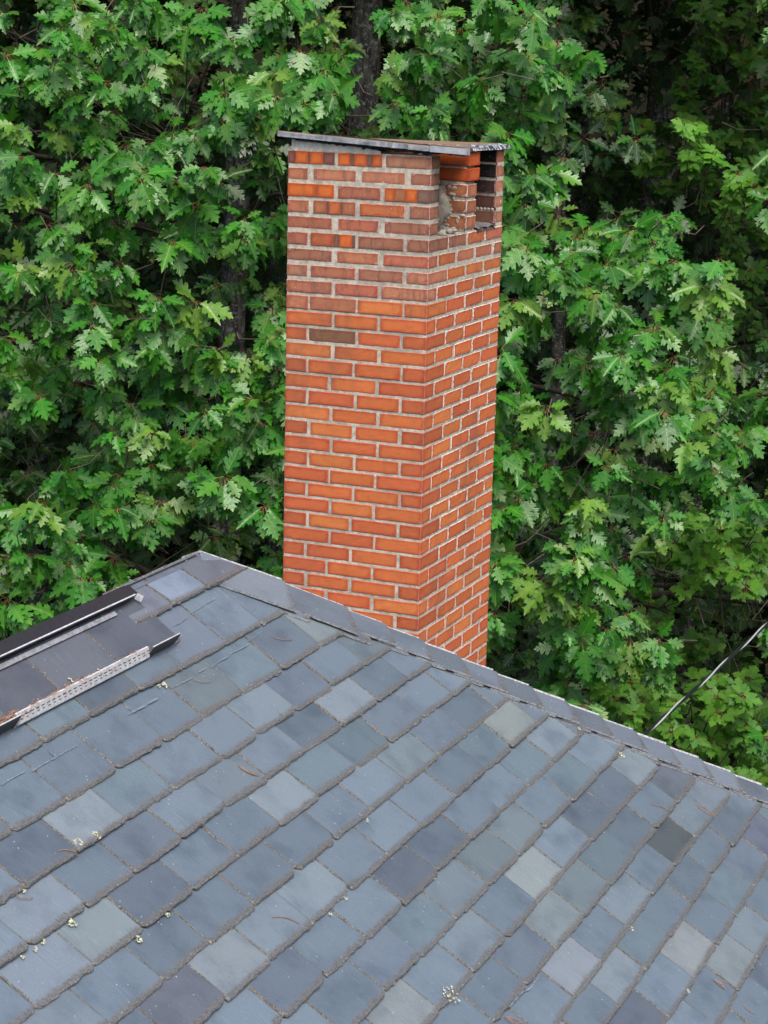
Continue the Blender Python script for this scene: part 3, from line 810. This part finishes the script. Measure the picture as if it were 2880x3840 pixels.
# rough mortar thrown on the flue wall and the sill
mb = MB()
def blob(mb, a, b_, z, ra, rb, rz, n=10, am=.35, mi=0):
    V = []; Fs = []; m = n; k0 = rnd.random() * 90
    for j in range(m + 1):
        for i in range(n * 2):
            th = math.pi * j / m; ph = math.pi * i / n
            d = Vector((math.sin(th) * math.cos(ph), math.sin(th) * math.sin(ph), math.cos(th)))
            q = 1 + am * noise.noise(d * 2.6 + Vector((k0, 0, 0))) + am * .5 * noise.noise(d * 7 + Vector((k0, 3, 0)))
            V.append(cpt(a + d.x * ra * q, b_ + d.y * rb * q, z + d.z * rz * q))
    for j in range(m):
        for i in range(n * 2): k = (i + 1) % (2 * n); Fs.append((j * 2 * n + i, (j + 1) * 2 * n + i, (j + 1) * 2 * n + k, j * 2 * n + k))
    mb.add(V, Fs, mi)
blob(mb, -.165, WB0 - .004, -.235, .085, .012, .10); blob(mb, -.20, WB0 - .002, -.16, .07, .010, .05); blob(mb, -.19, WB0 - .006, -.29, .075, .014, .045)
for i in range(40): blob(mb, -.12 + abs(rnd.gauss(0, .035)), WB0 + .001, rnd.uniform(-.31, -.13), rnd.uniform(.006, .018), .005, rnd.uniform(.005, .014), 5)
for i in range(16): blob(mb, rnd.uniform(-.10, -.012), rnd.uniform(.13, WB0 - .03), -5 * CH_ + rnd.uniform(.002, .010), rnd.uniform(.008, .02), rnd.uniform(.010, .03), rnd.uniform(.006, .016), 6)
for i in range(5): blob(mb, -.085 + i * .017, KB0 - .002, -.262, .008, .006, .008, 5)
mb.build('mortar_rubble', [M_MORTAR], chim, base=cbase, smooth=True)['kind'] = 'stuff'
# sooty inner face of the back wythe, brick by brick
mb = MB()
for r in range(1, 6):
    z1 = -(r - 1) * CH_
    c = [(.014, .012, .013), (.012, .011, .012), (.04, .018, .018), (.085, .030, .026), (.15, .058, .042)][r - 1]
    for a0, a1 in ((-.109, -.006), (-.32, -.115)):
        brick(mb, a0, a1, KB0 - .006, KB0 + .05, z1 - .004, z1 - CH_ + .007, c, 1, 1.0, .25 if r > 2 else 0, wob=.0012)
mb.build('sooty_flue_bricks', [M_BRICK], chim, base=cbase)
# torn roofing piece on the flue sill
mb = MB(); V = []; n = 8
for j in range(5):
    for i in range(n + 1):
        V.append(cpt(-.11 + .118 * j / 4 + rnd.uniform(-.003, .003), WB1 + .012 + (KB0 - WB1 - .02) * i / n, -5 * CH_ + .009 + .004 * math.sin(i * 1.7 + j) - (.006 if j == 4 else 0)))
mb.add(V, [(j * (n + 1) + i, j * (n + 1) + i + 1, (j + 1) * (n + 1) + i + 1, (j + 1) * (n + 1) + i) for j in range(4) for i in range(n)])
mb.add([np.array(v) - CZ * .008 for v in V], [(j * (n + 1) + i, j * (n + 1) + i + 1, (j + 1) * (n + 1) + i + 1, (j + 1) * (n + 1) + i) for j in range(4) for i in range(n)])
mb.build('torn_roofing_scrap', [plain('bituminous_scrap', (.05, .045, .05), .6, 0, .5, 60, .8, col2=(.22, .2, .19))], chim, base=cbase)
# white mortar bed under the cap's left part
mb = MB(); n = 26; V = []
for i in range(n + 1):
    a = -FWD + .012 + .40 * i / n; tp = .036 * (1 - i / n) ** .7 + .004; k = noise.noise(Vector((a * 60, 0, 0))) * .004
    V += [cpt(a, .004 + k, -.004), cpt(a, .006 + k, tp), cpt(a, .10, tp), cpt(a, .10, -.004)]
mb.add(V, [(4 * i + q, 4 * (i + 1) + q, 4 * (i + 1) + (q + 1) % 4, 4 * i + (q + 1) % 4) for i in range(n) for q in range(3)] + [(3, 2, 1, 0)])
mb.build('white_mortar_bed', [plain('white_mortar', (.62, .58, .50), .9, 0, .3, 40, .7)], chim, base=cbase)
# cap slab with ragged grey edge, black tar beneath, rusty top
def slab(name, a0, a1, b0, b1, zL, zR, th, mats, rag=.003, n=60, drop=0.0):
    mb = MB(); V = []; per = []
    for i in range(n + 1): per.append((a0 + (a1 - a0) * i / n, b0))
    for i in range(1, 20): per.append((a1, b0 + (b1 - b0) * i / 20))
    for i in range(n, -1, -1): per.append((a0 + (a1 - a0) * i / n, b1))
    for i in range(19, 0, -1): per.append((a0, b0 + (b1 - b0) * i / 20))
    m = len(per)
    def Z(a, b_=0): return zL + (zR - zL) * (a - a0) / (a1 - a0) - drop * max(0, b_ - b0)
    for lev in range(4):
        for q, (a, b_) in enumerate(per):
            j1 = noise.noise(Vector((a * 42, b_ * 42, lev * 5.1))) * rag * (1.6 if lev < 2 else .5)
            zz = Z(a, b_) + (0, th * .12, th * .88, th)[lev] + (j1 if lev == 0 else 0)
            ins = (0.010, 0, 0, .003)[lev]
            ac = a + (ins if a < (a0 + a1) / 2 else -ins); bc = b_ + (ins if b_ < (b0 + b1) / 2 else -ins)
            V.append(cpt(ac, bc + j1 * (1 if b_ == b0 else 0), zz))
    Fs = []; mi = []
    for lev in range(3):
        for q in range(m):
            k = (q + 1) % m; Fs.append((lev * m + q, lev * m + k, (lev + 1) * m + k, (lev + 1) * m + q)); mi.append((2, 0, 1)[lev])
    Fs.append(tuple(3 * m + q for q in range(m))); mi.append(1); Fs.append(tuple(range(m))[::-1]); mi.append(2)
    mb.add(V, Fs, mi)
    return mb.build(name, mats, chim, base=cbase)
cap = slab('cap', -FWD - .038, .012, -.024, .385, .046, .011, .025, [M_SLABEDGE, M_SLABTOP, M_TAR], rag=.006, drop=.075)
mb = MB(); mb.box(cpt(.004, -.027, .0135), CA * .150 - CZ * .006, CB * .05, CZ * .025); mb.box(cpt(.004, -.0255, .0400), CA * .148 - CZ * .006, CB * .26 - CZ * .012, CZ * .003, 1)
mb.build('corner_flashing', [plain('grey_sheet_metal', (.40, .42, .45), .45, 0, .3, 25), M_SLABTOP], chim, base=cbase)
tag(cap, 'sagging grey edged slab with rusty sheet on the chimney top')
slab('tar_layer', -FWD + .03, .02, -.006, .36, .034, .001, .012, [M_TAR, M_TAR, M_TAR], rag=.008)
# rear sheet over the flues with a bent, peeling lip
mb = MB(); n = 22; V = []
for i in range(n + 1):
    b_ = .392 + (.875 - .392) * i / n; k = noise.noise(Vector((b_ * 22, 1, 0))) * .003; zz = .009 * (i / n)
    V += [cpt(-FWD - .01, b_, .022 - zz), cpt(-.030, b_, .024 + k - zz), cpt(.008, b_, .020 + k - zz), cpt(.020, b_ + .002, .002 + k * 1.4 - zz), cpt(.016, b_, .0 + k * 1.4 - zz), cpt(-.03, b_, .012 - zz), cpt(-FWD - .01, b_, .010 - zz)]
q7 = 7
mb.add(V, [(q7 * i + q, q7 * (i + 1) + q, q7 * (i + 1) + (q + 1) % q7, q7 * i + (q + 1) % q7) for i in range(n) for q in range(q7)] + [tuple(range(6, -1, -1)), tuple(q7 * n + q for q in range(7))],
       [([1, 0, 0, 2, 2, 2, 2][q]) for i in range(n) for q in range(7)] + [0, 0])
mb.build('rear_cap_sheet', [M_FLASH, M_SLABTOP, M_TAR], chim, base=cbase)

#@@THINGS
# ------------------------------------------------------------ loose needles on the slates
ND = [(G_, (705, 820), (820, 835), 'curved tan pine needle on the slate below the right end of the white strip', 1),
      (G_, (1180, 545), (1320, 580), 'curved tan pine needle high on the roof near the chimney foot', 1),
      (A_, (1490, 445), (1610, 515), 'forked pine needle on a greenish slate left of the middle of the roof', 2),
      (A_, (355, 985), (490, 1010), 'pine needle touching two pale lichen tufts on the left of the roof', 1),
      ((0, 3200), (95, 250), (210, 270), 'reddish pine needle lying below a slate corner at the left picture edge', 1),
      ((900, 3200), (200, 398), (365, 442), 'thin tan pine needle alone on a pale slate low in the middle of the roof', 1),
      ((1880, 2600), (930, 690), (1055, 752), 'reddish pine needle just below the mottled dark slate near the hip', 1),
      ((1880, 2600), (1215, 690), (1310, 765), 'folded reddish pine needle right of the mottled dark slate near the hip', 2),
      (F_, (25, 1012), (140, 1060), 'bundle of red pine needles at the bottom edge right of the big lichen', 3),
      (F_, (1325, 780), (1392, 838), 'bundle of red pine needles in a joint at the lower right of the roof', 3),
      ((900, 2600), (5, 460), (118, 516), 'long tan pine needle lying along a slate joint left of centre', 1),
      ((900, 2600), (812, 195), (850, 245), 'short pine needle on the dark blue slate below the chimney', 1),
      (F_, (1505, 940), (1580, 1005), 'faint thin pine needle in the lower right corner of the roof', 1)]
for o, a, b_, lab, k in ND:
    p0 = inv(o[0] + a[0] * s_, o[1] + a[1] * s_, .02); p1 = inv(o[0] + b_[0] * s_, o[1] + b_[1] * s_, .02)
    mb = MB(); mid = ((p0[0] + p1[0]) / 2, (p0[1] + p1[1]) / 2)
    for q in range(k):
        j = [rnd.uniform(-.008, .008) * (q > 0) for _ in range(4)]
        dx, dy = p1[0] - p0[0], p1[1] - p0[1]; bow = rnd.choice([-.14, .14])
        pts = []
        for i in range(9):
            t_ = i / 8; bb = bow * 4 * t_ * (1 - t_)
            u = p0[0] + dx * t_ - dy * bb + j[0] * (1 - t_) + j[1] * t_; v = p0[1] + dy * t_ + dx * bb + j[2] * (1 - t_) + j[3] * t_
            pts.append(rp(u, v, surf(u, v) + .0035 + .006 * t_ * (1 - t_)))
        mb.tube(pts, [.0008 + .0005 * math.sin(3.1 * i / 8) for i in range(9)], 5)
    ob = mb.build('pine_needle', [M_NEEDLE], base=rp(*mid, surf(*mid)), smooth=True)
    tag(ob, lab, 'pine needle', 'dry pine needles fallen on the slates')
# needle litter caught on the snow strip
mb = MB()
for i in range(520):
    u = rnd.uniform(-1.62, -.66); hi = math.exp(-((u + 1.16) / .12) ** 2) * .6 + math.exp(-((u + 1.48) / .09) ** 2) + .22
    if rnd.random() > hi: continue
    v = -.143 + rnd.gauss(0, .005) ; a = rnd.gauss(0, .35) + (0 if rnd.random() > .15 else 1.0); L = rnd.uniform(.02, .05)
    h = rnd.uniform(.045, .056); pts = []
    bw = rnd.uniform(-.2, .2)
    for q in range(4):
        t_ = q / 3 - .5; pts.append(rp(u + L * t_ * math.cos(a), v + L * t_ * math.sin(a) * .5 + bw * L * (t_ * t_), h + rnd.uniform(-.002, .002)))
    mb.tube(pts, [.0009] * 4, 3, cap=False)
nl = mb.build('needle_litter', [M_NEEDLE2], base=rp(-1.1, -.16, .05)); tag(nl, 'reddish brown pine needle litter caught along the white perforated strip', 'needle litter', kind='stuff')
# pale dead twiglets by the strip
for pl, lab in (([(866, 846), (880, 862), (905, 858), (940, 862)], 'small bleached forked twig lying just above the white strip'),
                ([(605, 935), (635, 935), (640, 960), (670, 968), (680, 985)], 'pale curled plant scrap caught at the upper edge of the white strip')):
    pts = []
    for x, y in pl: u, v = inv(0 + x * .4219, 2150 + y * .4219, .03); pts.append(rp(u, v, .028 + rnd.uniform(0, .004)))
    mb = MB(); mb.tube(pts, [.0022] * len(pts), 6); ob = mb.build('dead_twig', [M_LICHEN], base=pts[0], smooth=True); tag(ob, lab, 'twig', 'plant scraps by the white strip')

# ------------------------------------------------------------ service cable
mbw, mbb1 = MB(), MB()
A3 = at(2415, 2752, 8.9); B3 = at(3900, 1370, 19.0); N = 90
A3 = A3 - (B3 - A3) * .04
P = []
for i in range(N * 4 + 1):
    t_ = i / (N * 4); p = A3 + (B3 - A3) * t_; p = p - np.array([0, 0, 1]) * .16 * t_ * (1 - t_); P.append(p)
P = np.array(P); Tn = np.gradient(P, axis=0); Tn /= np.linalg.norm(Tn, axis=1)[:, None]
sdv = np.cross(Tn, [0, 0, 1.]); sdv /= np.linalg.norm(sdv, axis=1)[:, None]; upv = np.cross(sdv, Tn)
ph = np.linspace(0, 2 * math.pi * 17, len(P))[:, None]
for off, m_ in ((0, mbw), (2.1, mbb1), (4.2, mbb1)):
    q = P + .0052 * (np.cos(ph + off) * sdv + np.sin(ph + off) * upv); m_.tube(q, [.0042 if m_ is mbw else .0048] * len(q), 8)
cable = thing('service_cable', A3, 'twisted black and bare silver overhead service cable rising to the right from behind the hip', 'cable')
mbb1.build('insulated_strand', [M_CABLE_B], cable, smooth=True); mbw.build('bare_strand', [M_CABLE_W], cable, smooth=True)

#@@TREES
# ------------------------------------------------------------ leaves
OAKH = [(0, .012), (.06, .045), (.11, .12), (.19, .235), (.225, .175), (.26, .125), (.31, .19), (.35, .29), (.46, .425), (.465, .335), (.545, .350), (.515, .24), (.515, .155),
        (.58, .20), (.62, .27), (.755, .370), (.73, .27), (.80, .255), (.755, .17), (.755, .110), (.82, .13), (.905, .185), (.89, .10), (.95, .055), (1.0, 0)]
MAPH = [(0, .02), (-.06, .14), (-.02, .28), (.08, .25), (.10, .40), (.19, .36), (.26, .58), (.33, .46), (.42, .66), (.46, .50), (.56, .53), (.50, .38), (.43, .22),
        (.60, .26), (.70, .34), (.72, .20), (.86, .17), (.85, .09), (1.0, 0)]
SIMH = [(0, .02), (.16, .20), (.26, .07), (.45, .34), (.50, .09), (.74, .28), (.74, .06), (1.0, 0)]
def template(half, midn, fold=.30, droop=.28, wave=.05, stalk=.30, wide=1.0):
    """leaf of length 1: one polygon each side of the midrib plus a thin stalk"""
    V = []; st = []
    def z(x, y): return abs(y) * fold - droop * x * x + wave * math.sin(9 * x) * abs(y) * 2 - .5 * y * y
    mids = [i / midn for i in range(midn + 1)]
    for x in mids: V.append((x, 0, z(x, 0))); st.append((x, 0, 0))
    Fs = []
    for sg in (1, -1):
        b0 = len(V)
        for x, y in half[:-1]: V.append((x, y * sg * wide, z(x, y))); st.append((x, y * sg, 0))
        loop = list(range(midn + 1)) + [b0 + k for k in range(len(half) - 2, -1, -1)]
        Fs.append(loop if sg < 0 else loop[::-1])
    if stalk:
        b0 = len(V); w_ = .007
        for x, zz in ((-stalk, .10 * stalk), (-stalk * .5, .09 * stalk), (0, 0)):
            V += [(x, w_, zz), (x, -w_, zz)]; st += [(min(x, -.001) if x else -.001, .5, 0)] * 2
        Fs += [[b0, b0 + 2, b0 + 3, b0 + 1], [b0 + 2, b0 + 4, b0 + 5, b0 + 3]]
    return np.array(V), Fs, np.array(st)
T_OAK = [template(OAKH, 5, .20, .28, stalk=.22, wide=.90), template(OAKH, 5, .12, .45, .07, .22, .98), template(OAKH, 5, .38, .12, .04, .22, .84), template(OAKH, 5, .55, .60, .10, .22, .80)]
T_MAP = [template(MAPH, 4, .16, .14, .04, .35), template(MAPH, 4, .28, .30, .05, .35)]
T_SIM = [template(SIMH, 2, .22, .25, .04, 0)]

def leaf_mesh(name, tmpls, pos, ax, nr, size, tone, material, parent=None, kind=None):
    """pos, ax (leaf direction), nr (upper side): arrays; builds one mesh"""
    pos, ax, nr = [np.asarray(q, float) for q in (pos, ax, nr)]
    ax = ax / np.linalg.norm(ax, axis=1)[:, None]
    nr = nr - (nr * ax).sum(1)[:, None] * ax; nr /= np.linalg.norm(nr, axis=1)[:, None] + 1e-9
    sd_ = np.cross(nr, ax)
    which = rng.integers(0, len(tmpls), len(pos))
    VV = []; LI_ = []; LS = []; ST = []; TN = []; voff = 0
    for w_, (tv, tf, ts) in enumerate(tmpls):
        sel = np.where(which == w_)[0]; n = len(sel)
        if n == 0: continue
        s = size[sel][:, None, None]
        P = pos[sel][:, None, :] + s * (tv[None, :, 0:1] * ax[sel][:, None, :] + tv[None, :, 1:2] * sd_[sel][:, None, :] + tv[None, :, 2:3] * nr[sel][:, None, :])
        VV.append(P.reshape(-1, 3)); ST.append(np.tile(ts, (n, 1)))
        TN.append(np.repeat(tone[sel], len(tv), axis=0))
        flat = np.concatenate([np.array(f) for f in tf]); lens = np.array([len(f) for f in tf])
        LI_.append((flat[None, :] + (np.arange(n) * len(tv))[:, None] + voff).ravel()); LS.append(np.tile(lens, n))
        voff += n * len(tv)
    V = np.concatenate(VV); loops = np.concatenate(LI_).astype(np.int32); lens = np.concatenate(LS).astype(np.int32)
    base = np.array(parent['_b']) if parent is not None else np.array([V[:, 0].mean(), V[:, 1].mean(), 0.])
    me = bpy.data.meshes.new(name); me.vertices.add(len(V)); me.vertices.foreach_set('co', (V - base).astype(np.float32).ravel())
    me.loops.add(len(loops)); me.loops.foreach_set('vertex_index', loops)
    me.polygons.add(len(lens)); starts = np.concatenate([[0], np.cumsum(lens)[:-1]]).astype(np.int32)
    me.polygons.foreach_set('loop_start', starts)
    try: me.polygons.foreach_set('loop_total', lens)
    except Exception: pass
    me.polygons.foreach_set('use_smooth', np.ones(len(lens), bool))
    a = me.attributes.new('tone', 'FLOAT_COLOR', 'POINT'); A = np.ones((len(V), 4), np.float32); A[:, :3] = np.concatenate(TN); a.data.foreach_set('color', A.ravel())
    a = me.attributes.new('st', 'FLOAT_VECTOR', 'POINT'); a.data.foreach_set('vector', np.concatenate(ST).astype(np.float32).ravel())
    me.materials.append(material); me.update(calc_edges=True); me.validate()
    o = bpy.data.objects.new(name, me); COL.objects.link(o)
    if parent is not None: o.parent = parent
    else: o.location = base
    if kind: o['kind'] = kind
    return o

def unit(v): v = np.asarray(v, float); return v / (np.linalg.norm(v) + 1e-9)
def rosette(tip, D, n, size, out, yel, bright, droop=.85, flat=False):
    """leaves radiating from a shoot tip that points along D"""
    D = unit(D); a = unit(np.cross(D, [.2, .1, 1.])); b_ = np.cross(D, a); ph0 = rng.random() * 6.28
    for i in range(n):
        ph = ph0 + i * 2.4 + rng.normal(0, .2); op = rng.uniform(.7, 1.45) if not flat else rng.uniform(.9, 1.5)
        rad = math.cos(ph) * a + math.sin(ph) * b_
        ax = unit(D * math.cos(op) + rad * math.sin(op) + np.array([0, -.12, -droop]) + rng.normal(0, .12, 3))
        nn = D * 1.0 + np.array([0, -.45, .55]) + rng.normal(0, .22, 3) + .15 * rad
        sz = size * rng.uniform(.72, 1.12); st_ = tip - D * rng.uniform(0, .07)
        out['p'].append(st_ + ax * sz * .28); out['a'].append(ax); out['n'].append(nn); out['s'].append(sz)
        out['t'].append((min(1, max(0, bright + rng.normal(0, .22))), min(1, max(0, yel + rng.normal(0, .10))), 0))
def newout(): return dict(p=[], a=[], n=[], s=[], t=[], tips=[])

# foliage map, one letter per 92-pixel cell of the 1659x2212 view of the photo
FMAP = """
.OOOO.OO.OOOOo..mm
OOOOoOOO.OOOOO..mm
oOOOoOOO.OOOOoo.mm
OOOOOoo.oOOO.oomMm
OOOOOooooooOO..mmM
oOOoOOOooooOOOOO.m
OOO..oooooooOOOOOm
oOOOO.OooooOOOOOOm
OOOOOOOooooOoOOOOo
OoOOOOOooooOO.OOOo
..OOOOOooooOOoooOO
oOOOOOOooooOOOOOOO
OOOO.oOooooOoOoOMM
OOOo..OooooOOOOmMM
OOO...OooooOoOOm..
OOO...OooooooOOOm.
OOO...OoooooOOMMMM
oo......oooooomMMM
............oommMM
.............mmMMM
""".split()
trees = {
 'left': dict(name='oak_tree', label='large oak with glossy lobed leaves and lichen spotted trunk filling the left of the picture', tr=(500, 17.0, .125, 0)),
 'mid': dict(name='oak_tree', label='oak behind the chimney, its leaves spreading over the chimney top from the upper middle', tr=(748, 16.6, .15, 0)),
 'right': dict(name='oak_tree', label='oak to the right of the chimney with dark glossy leaves down to the roof hip', tr=(1395, 19.5, .14, 0)),
 'mapL': dict(name='maple_tree', label='bright green maple with small pointed leaves under the overhead cable at lower right', tr=(1150, 17.5, .07, 0)),
 'mapR': dict(name='maple_tree', label='shaded maple with small leaves at the upper right edge behind the right oak', tr=(1545, 19.5, .08, 0))}
for k, d in trees.items():
    px, dep, r, _ = d['tr']; p = at(px * 1.736, 900, dep); gz = ground_z(p[0], p[1])
    d['base'] = np.array([p[0], p[1], gz]); d['root'] = thing(d['name'], d['base'], d['label'], 'tree', 'oaks round the chimney' if 'oak' in d['name'] else 'maples beyond the roof')
    d['out'] = newout(); d['r'] = r; d['tips'] = []
def which_tree(c, r, ch):
    if ch in 'mM': return 'mapR' if r < 10 else 'mapL'
    if r < 4 and 7 <= c: return 'mid'
    if c <= 6: return 'left'
    if c <= 9: return 'mid'
    return 'right'
def add_ros(tree, P, ch, dep_d, bright):
    d = trees[tree]; maple = tree.startswith('map')
    D = np.array([rng.normal(0, .6), -.9 + rng.normal(0, .35), .5 + rng.normal(0, .4)])
    if maple:
        D = np.array([rng.normal(0, .35), -.55, .9]); n = int(rng.integers(6, 10)); size = rng.uniform(.085, .115)
        rosette(P, D, n, size, d['out'], .12 + .25 * (rng.random() < .15), bright, .25, True)
    else:
        n = int(rng.integers(9, 13)); size = rng.uniform(.108, .168)
        yel = .05 if rng.random() > .16 else .55
        rosette(P, D, n, size, d['out'], yel, bright)
    d['tips'].append((P, unit(D)))
for r, row in enumerate(FMAP):
    for c, ch in enumerate(row):
        # O bright oak, o deeper oak, M bright maple, m deeper maple, . gap; inner shade painted into darker leaf tint
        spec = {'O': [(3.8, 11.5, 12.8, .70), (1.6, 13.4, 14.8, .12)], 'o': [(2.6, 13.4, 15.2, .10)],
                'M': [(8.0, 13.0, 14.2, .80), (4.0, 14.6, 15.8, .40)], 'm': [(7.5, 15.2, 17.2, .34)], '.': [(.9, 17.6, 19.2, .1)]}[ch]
        tr = which_tree(c, r, ch)
        if ch == '.': tr = 'left' if c < 7 else ('mid' if c < 12 else 'mapR' if r < 10 else 'mapL')
        for cnt, d0, d1, br in spec:
            k = int(cnt) + (rng.random() < cnt - int(cnt))
            for _ in range(k):
                x = (c + rng.random() * .9 + .05) * 92 * 1.736; y = (r + rng.random() * .9 + .05) * 92 * 1.736 - 30
                add_ros(tr, at(x, y, rng.uniform(d0, d1)), ch, d0, br)
# beyond the frame: the crowns go on to the sides and overhead
for _ in range(1500):
    side = rng.random()
    if side < .30: x, y = rng.uniform(-1500, 0), rng.uniform(-300, 3000)
    elif side < .60: x, y = rng.uniform(2880, 4300), rng.uniform(-300, 3000)
    else: x, y = rng.uniform(-1500, 4300), rng.uniform(-2600, -60)
    dep = rng.uniform(12.3, 15)
    add_ros('left' if x < 900 else ('mid' if x < 2000 and y < 300 else 'right' if (x < 3300 or y < 1200) else 'mapL'), at(x, y, dep), 'O', dep, .5)

# thick tops of the crowns, over the frame, shade what lies behind the outer shoots
for tk, cx0, cx1, nn_ in (('left', -4.5, -.6, 900), ('mid', -1.0, 1.6, 600), ('right', 1.2, 4.8, 900)):
    for _ in range(nn_):
        P = np.array([rng.uniform(cx0, cx1), rng.uniform(12.6, 19.5), rng.uniform(8.9, 11.5)]); add_ros(tk, P, 'O', 12, .4)
def wob(p0, p1, n, amp, seed, sag=0.0):
    pts = []
    for i in range(n + 1):
        t_ = i / n; p = p0 + (p1 - p0) * t_; e_ = math.sin(math.pi * t_)
        q = noise.noise_vector(Vector((seed, t_ * 2.2, seed * .7)))
        pts.append(p + np.array(q) * amp * e_ + np.array([0, 0, sag]) * e_)
    return pts
for k, d in trees.items():
    root = d['root']; o = d['out']; base = d['base']
    maple = k.startswith('map')
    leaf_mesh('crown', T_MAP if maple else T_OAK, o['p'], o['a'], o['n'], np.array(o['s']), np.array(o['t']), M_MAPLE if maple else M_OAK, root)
    top = base + np.array([rng.normal(0, .15), rng.normal(0, .15), 15.0 if not maple else 10.5]); r = d['r']
    pts = wob(base - np.array([0, 0, .3]), top, 26, .22, rng.random() * 50)
    mb = MB(); mb.tube(pts, [r * (1.35 - .3 * min(1, i / 3)) * (1 - .45 * i / 26) for i in range(27)], 18); mb.build('trunk', [M_BARK], root, smooth=True)
    # limbs reach the groups of shoots; twigs reach every shoot
    groups = {}
    for P, D in d['tips']:
        key = (round(P[0] / 1.5), round(P[2] / 1.5)); groups.setdefault(key, []).append((P, D))
    mbt = MB(); nl_ = 0
    for key, lst in sorted(groups.items(), key=lambda q: -len(q[1])):
        C0 = np.mean([p for p, _ in lst], axis=0) + np.array([0, .35, -.15])
        zt_ = min(max(C0[2] - .25 - .25 * np.linalg.norm((C0 - base)[:2]) * .5, base[2] + 1), top[2] - .5); tt = (zt_ - base[2] + .3) / (top[2] - base[2] + .3)
        P0 = np.array(pts[int(tt * 26)])
        path = wob(P0, C0, 12, .35, rng.random() * 90, .12)
        rl = min(.034, .012 + .0025 * len(lst) ** .5)
        if nl_ < 40:
            mb = MB(); mb.tube(path, [rl * (1.25 - .95 * i / 12) for i in range(13)], 8); mb.build('limb', [M_TWIG], root, smooth=True); nl_ += 1
        else: mbt.tube(path, [rl * (1.1 - .9 * i / 12) for i in range(13)], 5)
        for P, D in lst:
            m_ = P - D * .16; q0 = np.array(path[int(rng.integers(7, 13))])
            if rng.random() > .16: q0 = m_ - D * .18 + rng.normal(0, .05, 3)
            mbt.tube([q0, (q0 + m_) / 2 + rng.normal(0, .05, 3), m_, P + D * .01], [.005, .004, .003, .0025], 4, cap=False)
    tw = mbt.build('twigs', [M_TWIG], root, smooth=True); tw['kind'] = 'stuff'

# trunks further back
for i, (px, dep, r, lab, lean) in enumerate(((603, 21.0, .15, 'grey trunked tree standing between the two trunks at the top left of the chimney', .2),
                          (1465, 23.0, .16, 'pale barked tree glimpsed through a gap at the upper right', -.3),
                          (60, 23.0, .13, 'slim dark trunked tree at the top left corner', .3),
                          (1240, 25.0, .15, 'dark trunked tree far behind, to the left of the right oak trunk', .1))):
    p = at(px * 1.736, 200, dep); b0 = np.array([p[0], p[1], ground_z(p[0], p[1])])
    root = thing('forest_tree', b0, lab, 'tree', 'trees deeper in the wood')
    top = b0 + np.array([lean, 0, 17]); pts = wob(b0 - np.array([0, 0, .3]), top, 20, .3, i * 9.1)
    mb = MB(); mb.tube(pts, [r * (1.25 - .6 * q / 20) for q in range(21)], 16)
    bk = M_BARK if i != 1 else plain('pale_bark', (.42, .40, .34), .9, 0, .5, 14, .8, col2=(.16, .14, .11))
    mb.build('trunk', [bk], root, smooth=True)
    for q in range(6):
        z0 = 4.5 + q * 1.1; P0 = np.array(pts[int(z0 / 17 * 20)]); an = rng.uniform(-2.6, -.5)
        P1 = P0 + np.array([math.cos(an) * 1.6, math.sin(an) * 1.6, rng.uniform(-.3, .7)]); mb = MB(); mb.tube(wob(P0, P1, 7, .3, q + i * 7.), [.022 * (1 - .85 * w_ / 7) for w_ in range(8)], 6); mb.build('dead_limb', [M_TWIG], root, smooth=True)
    n = 2600; pos = np.stack([b0[0] + rng.normal(0, 1.7, n), b0[1] + rng.normal(0, 1.5, n), b0[2] + rng.uniform(9.5, 17, n)], 1)
    ax = rng.normal(0, 1, (n, 3)) + [0, 0, -.4]; nr = rng.normal(0, .5, (n, 3)) + [0, 0, 1]
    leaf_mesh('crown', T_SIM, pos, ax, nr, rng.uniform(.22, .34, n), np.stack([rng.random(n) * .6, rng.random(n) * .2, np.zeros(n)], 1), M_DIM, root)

# the wood behind: a mass of leaves, darker in leaf colour, under an added canopy
def cloud(name, n, lo, hi, size, label, tm=T_SIM, mt=M_DIM, clump=3.0, thr=-.08):
    pos = []
    while len(pos) < n:
        q = rng.uniform(lo, hi, (4000, 3))
        for v in q:
            if noise.noise(Vector(v * np.array([1, 1, 1.6]) / clump)) > thr and v[2] > ground_z(v[0], v[1]) + .2: pos.append(v)
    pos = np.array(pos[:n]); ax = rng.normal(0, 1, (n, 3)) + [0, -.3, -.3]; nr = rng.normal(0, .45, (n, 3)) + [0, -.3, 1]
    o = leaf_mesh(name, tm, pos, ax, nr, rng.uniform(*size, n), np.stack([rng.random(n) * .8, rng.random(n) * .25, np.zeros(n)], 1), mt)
    tag(o, label, 'foliage', kind='stuff'); return o
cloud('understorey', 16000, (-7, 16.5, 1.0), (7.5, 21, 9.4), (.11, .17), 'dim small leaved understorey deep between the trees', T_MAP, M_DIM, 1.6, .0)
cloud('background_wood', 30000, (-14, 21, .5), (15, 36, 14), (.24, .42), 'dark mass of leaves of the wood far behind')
cloud('shade_canopy', 34000, (-20, 15.5, 10.3), (21, 46, 15), (.5, .8), 'unseen roof of leaves added overhead to shade the wood', thr=-.4)  # out of view, added to keep skylight off the wood below
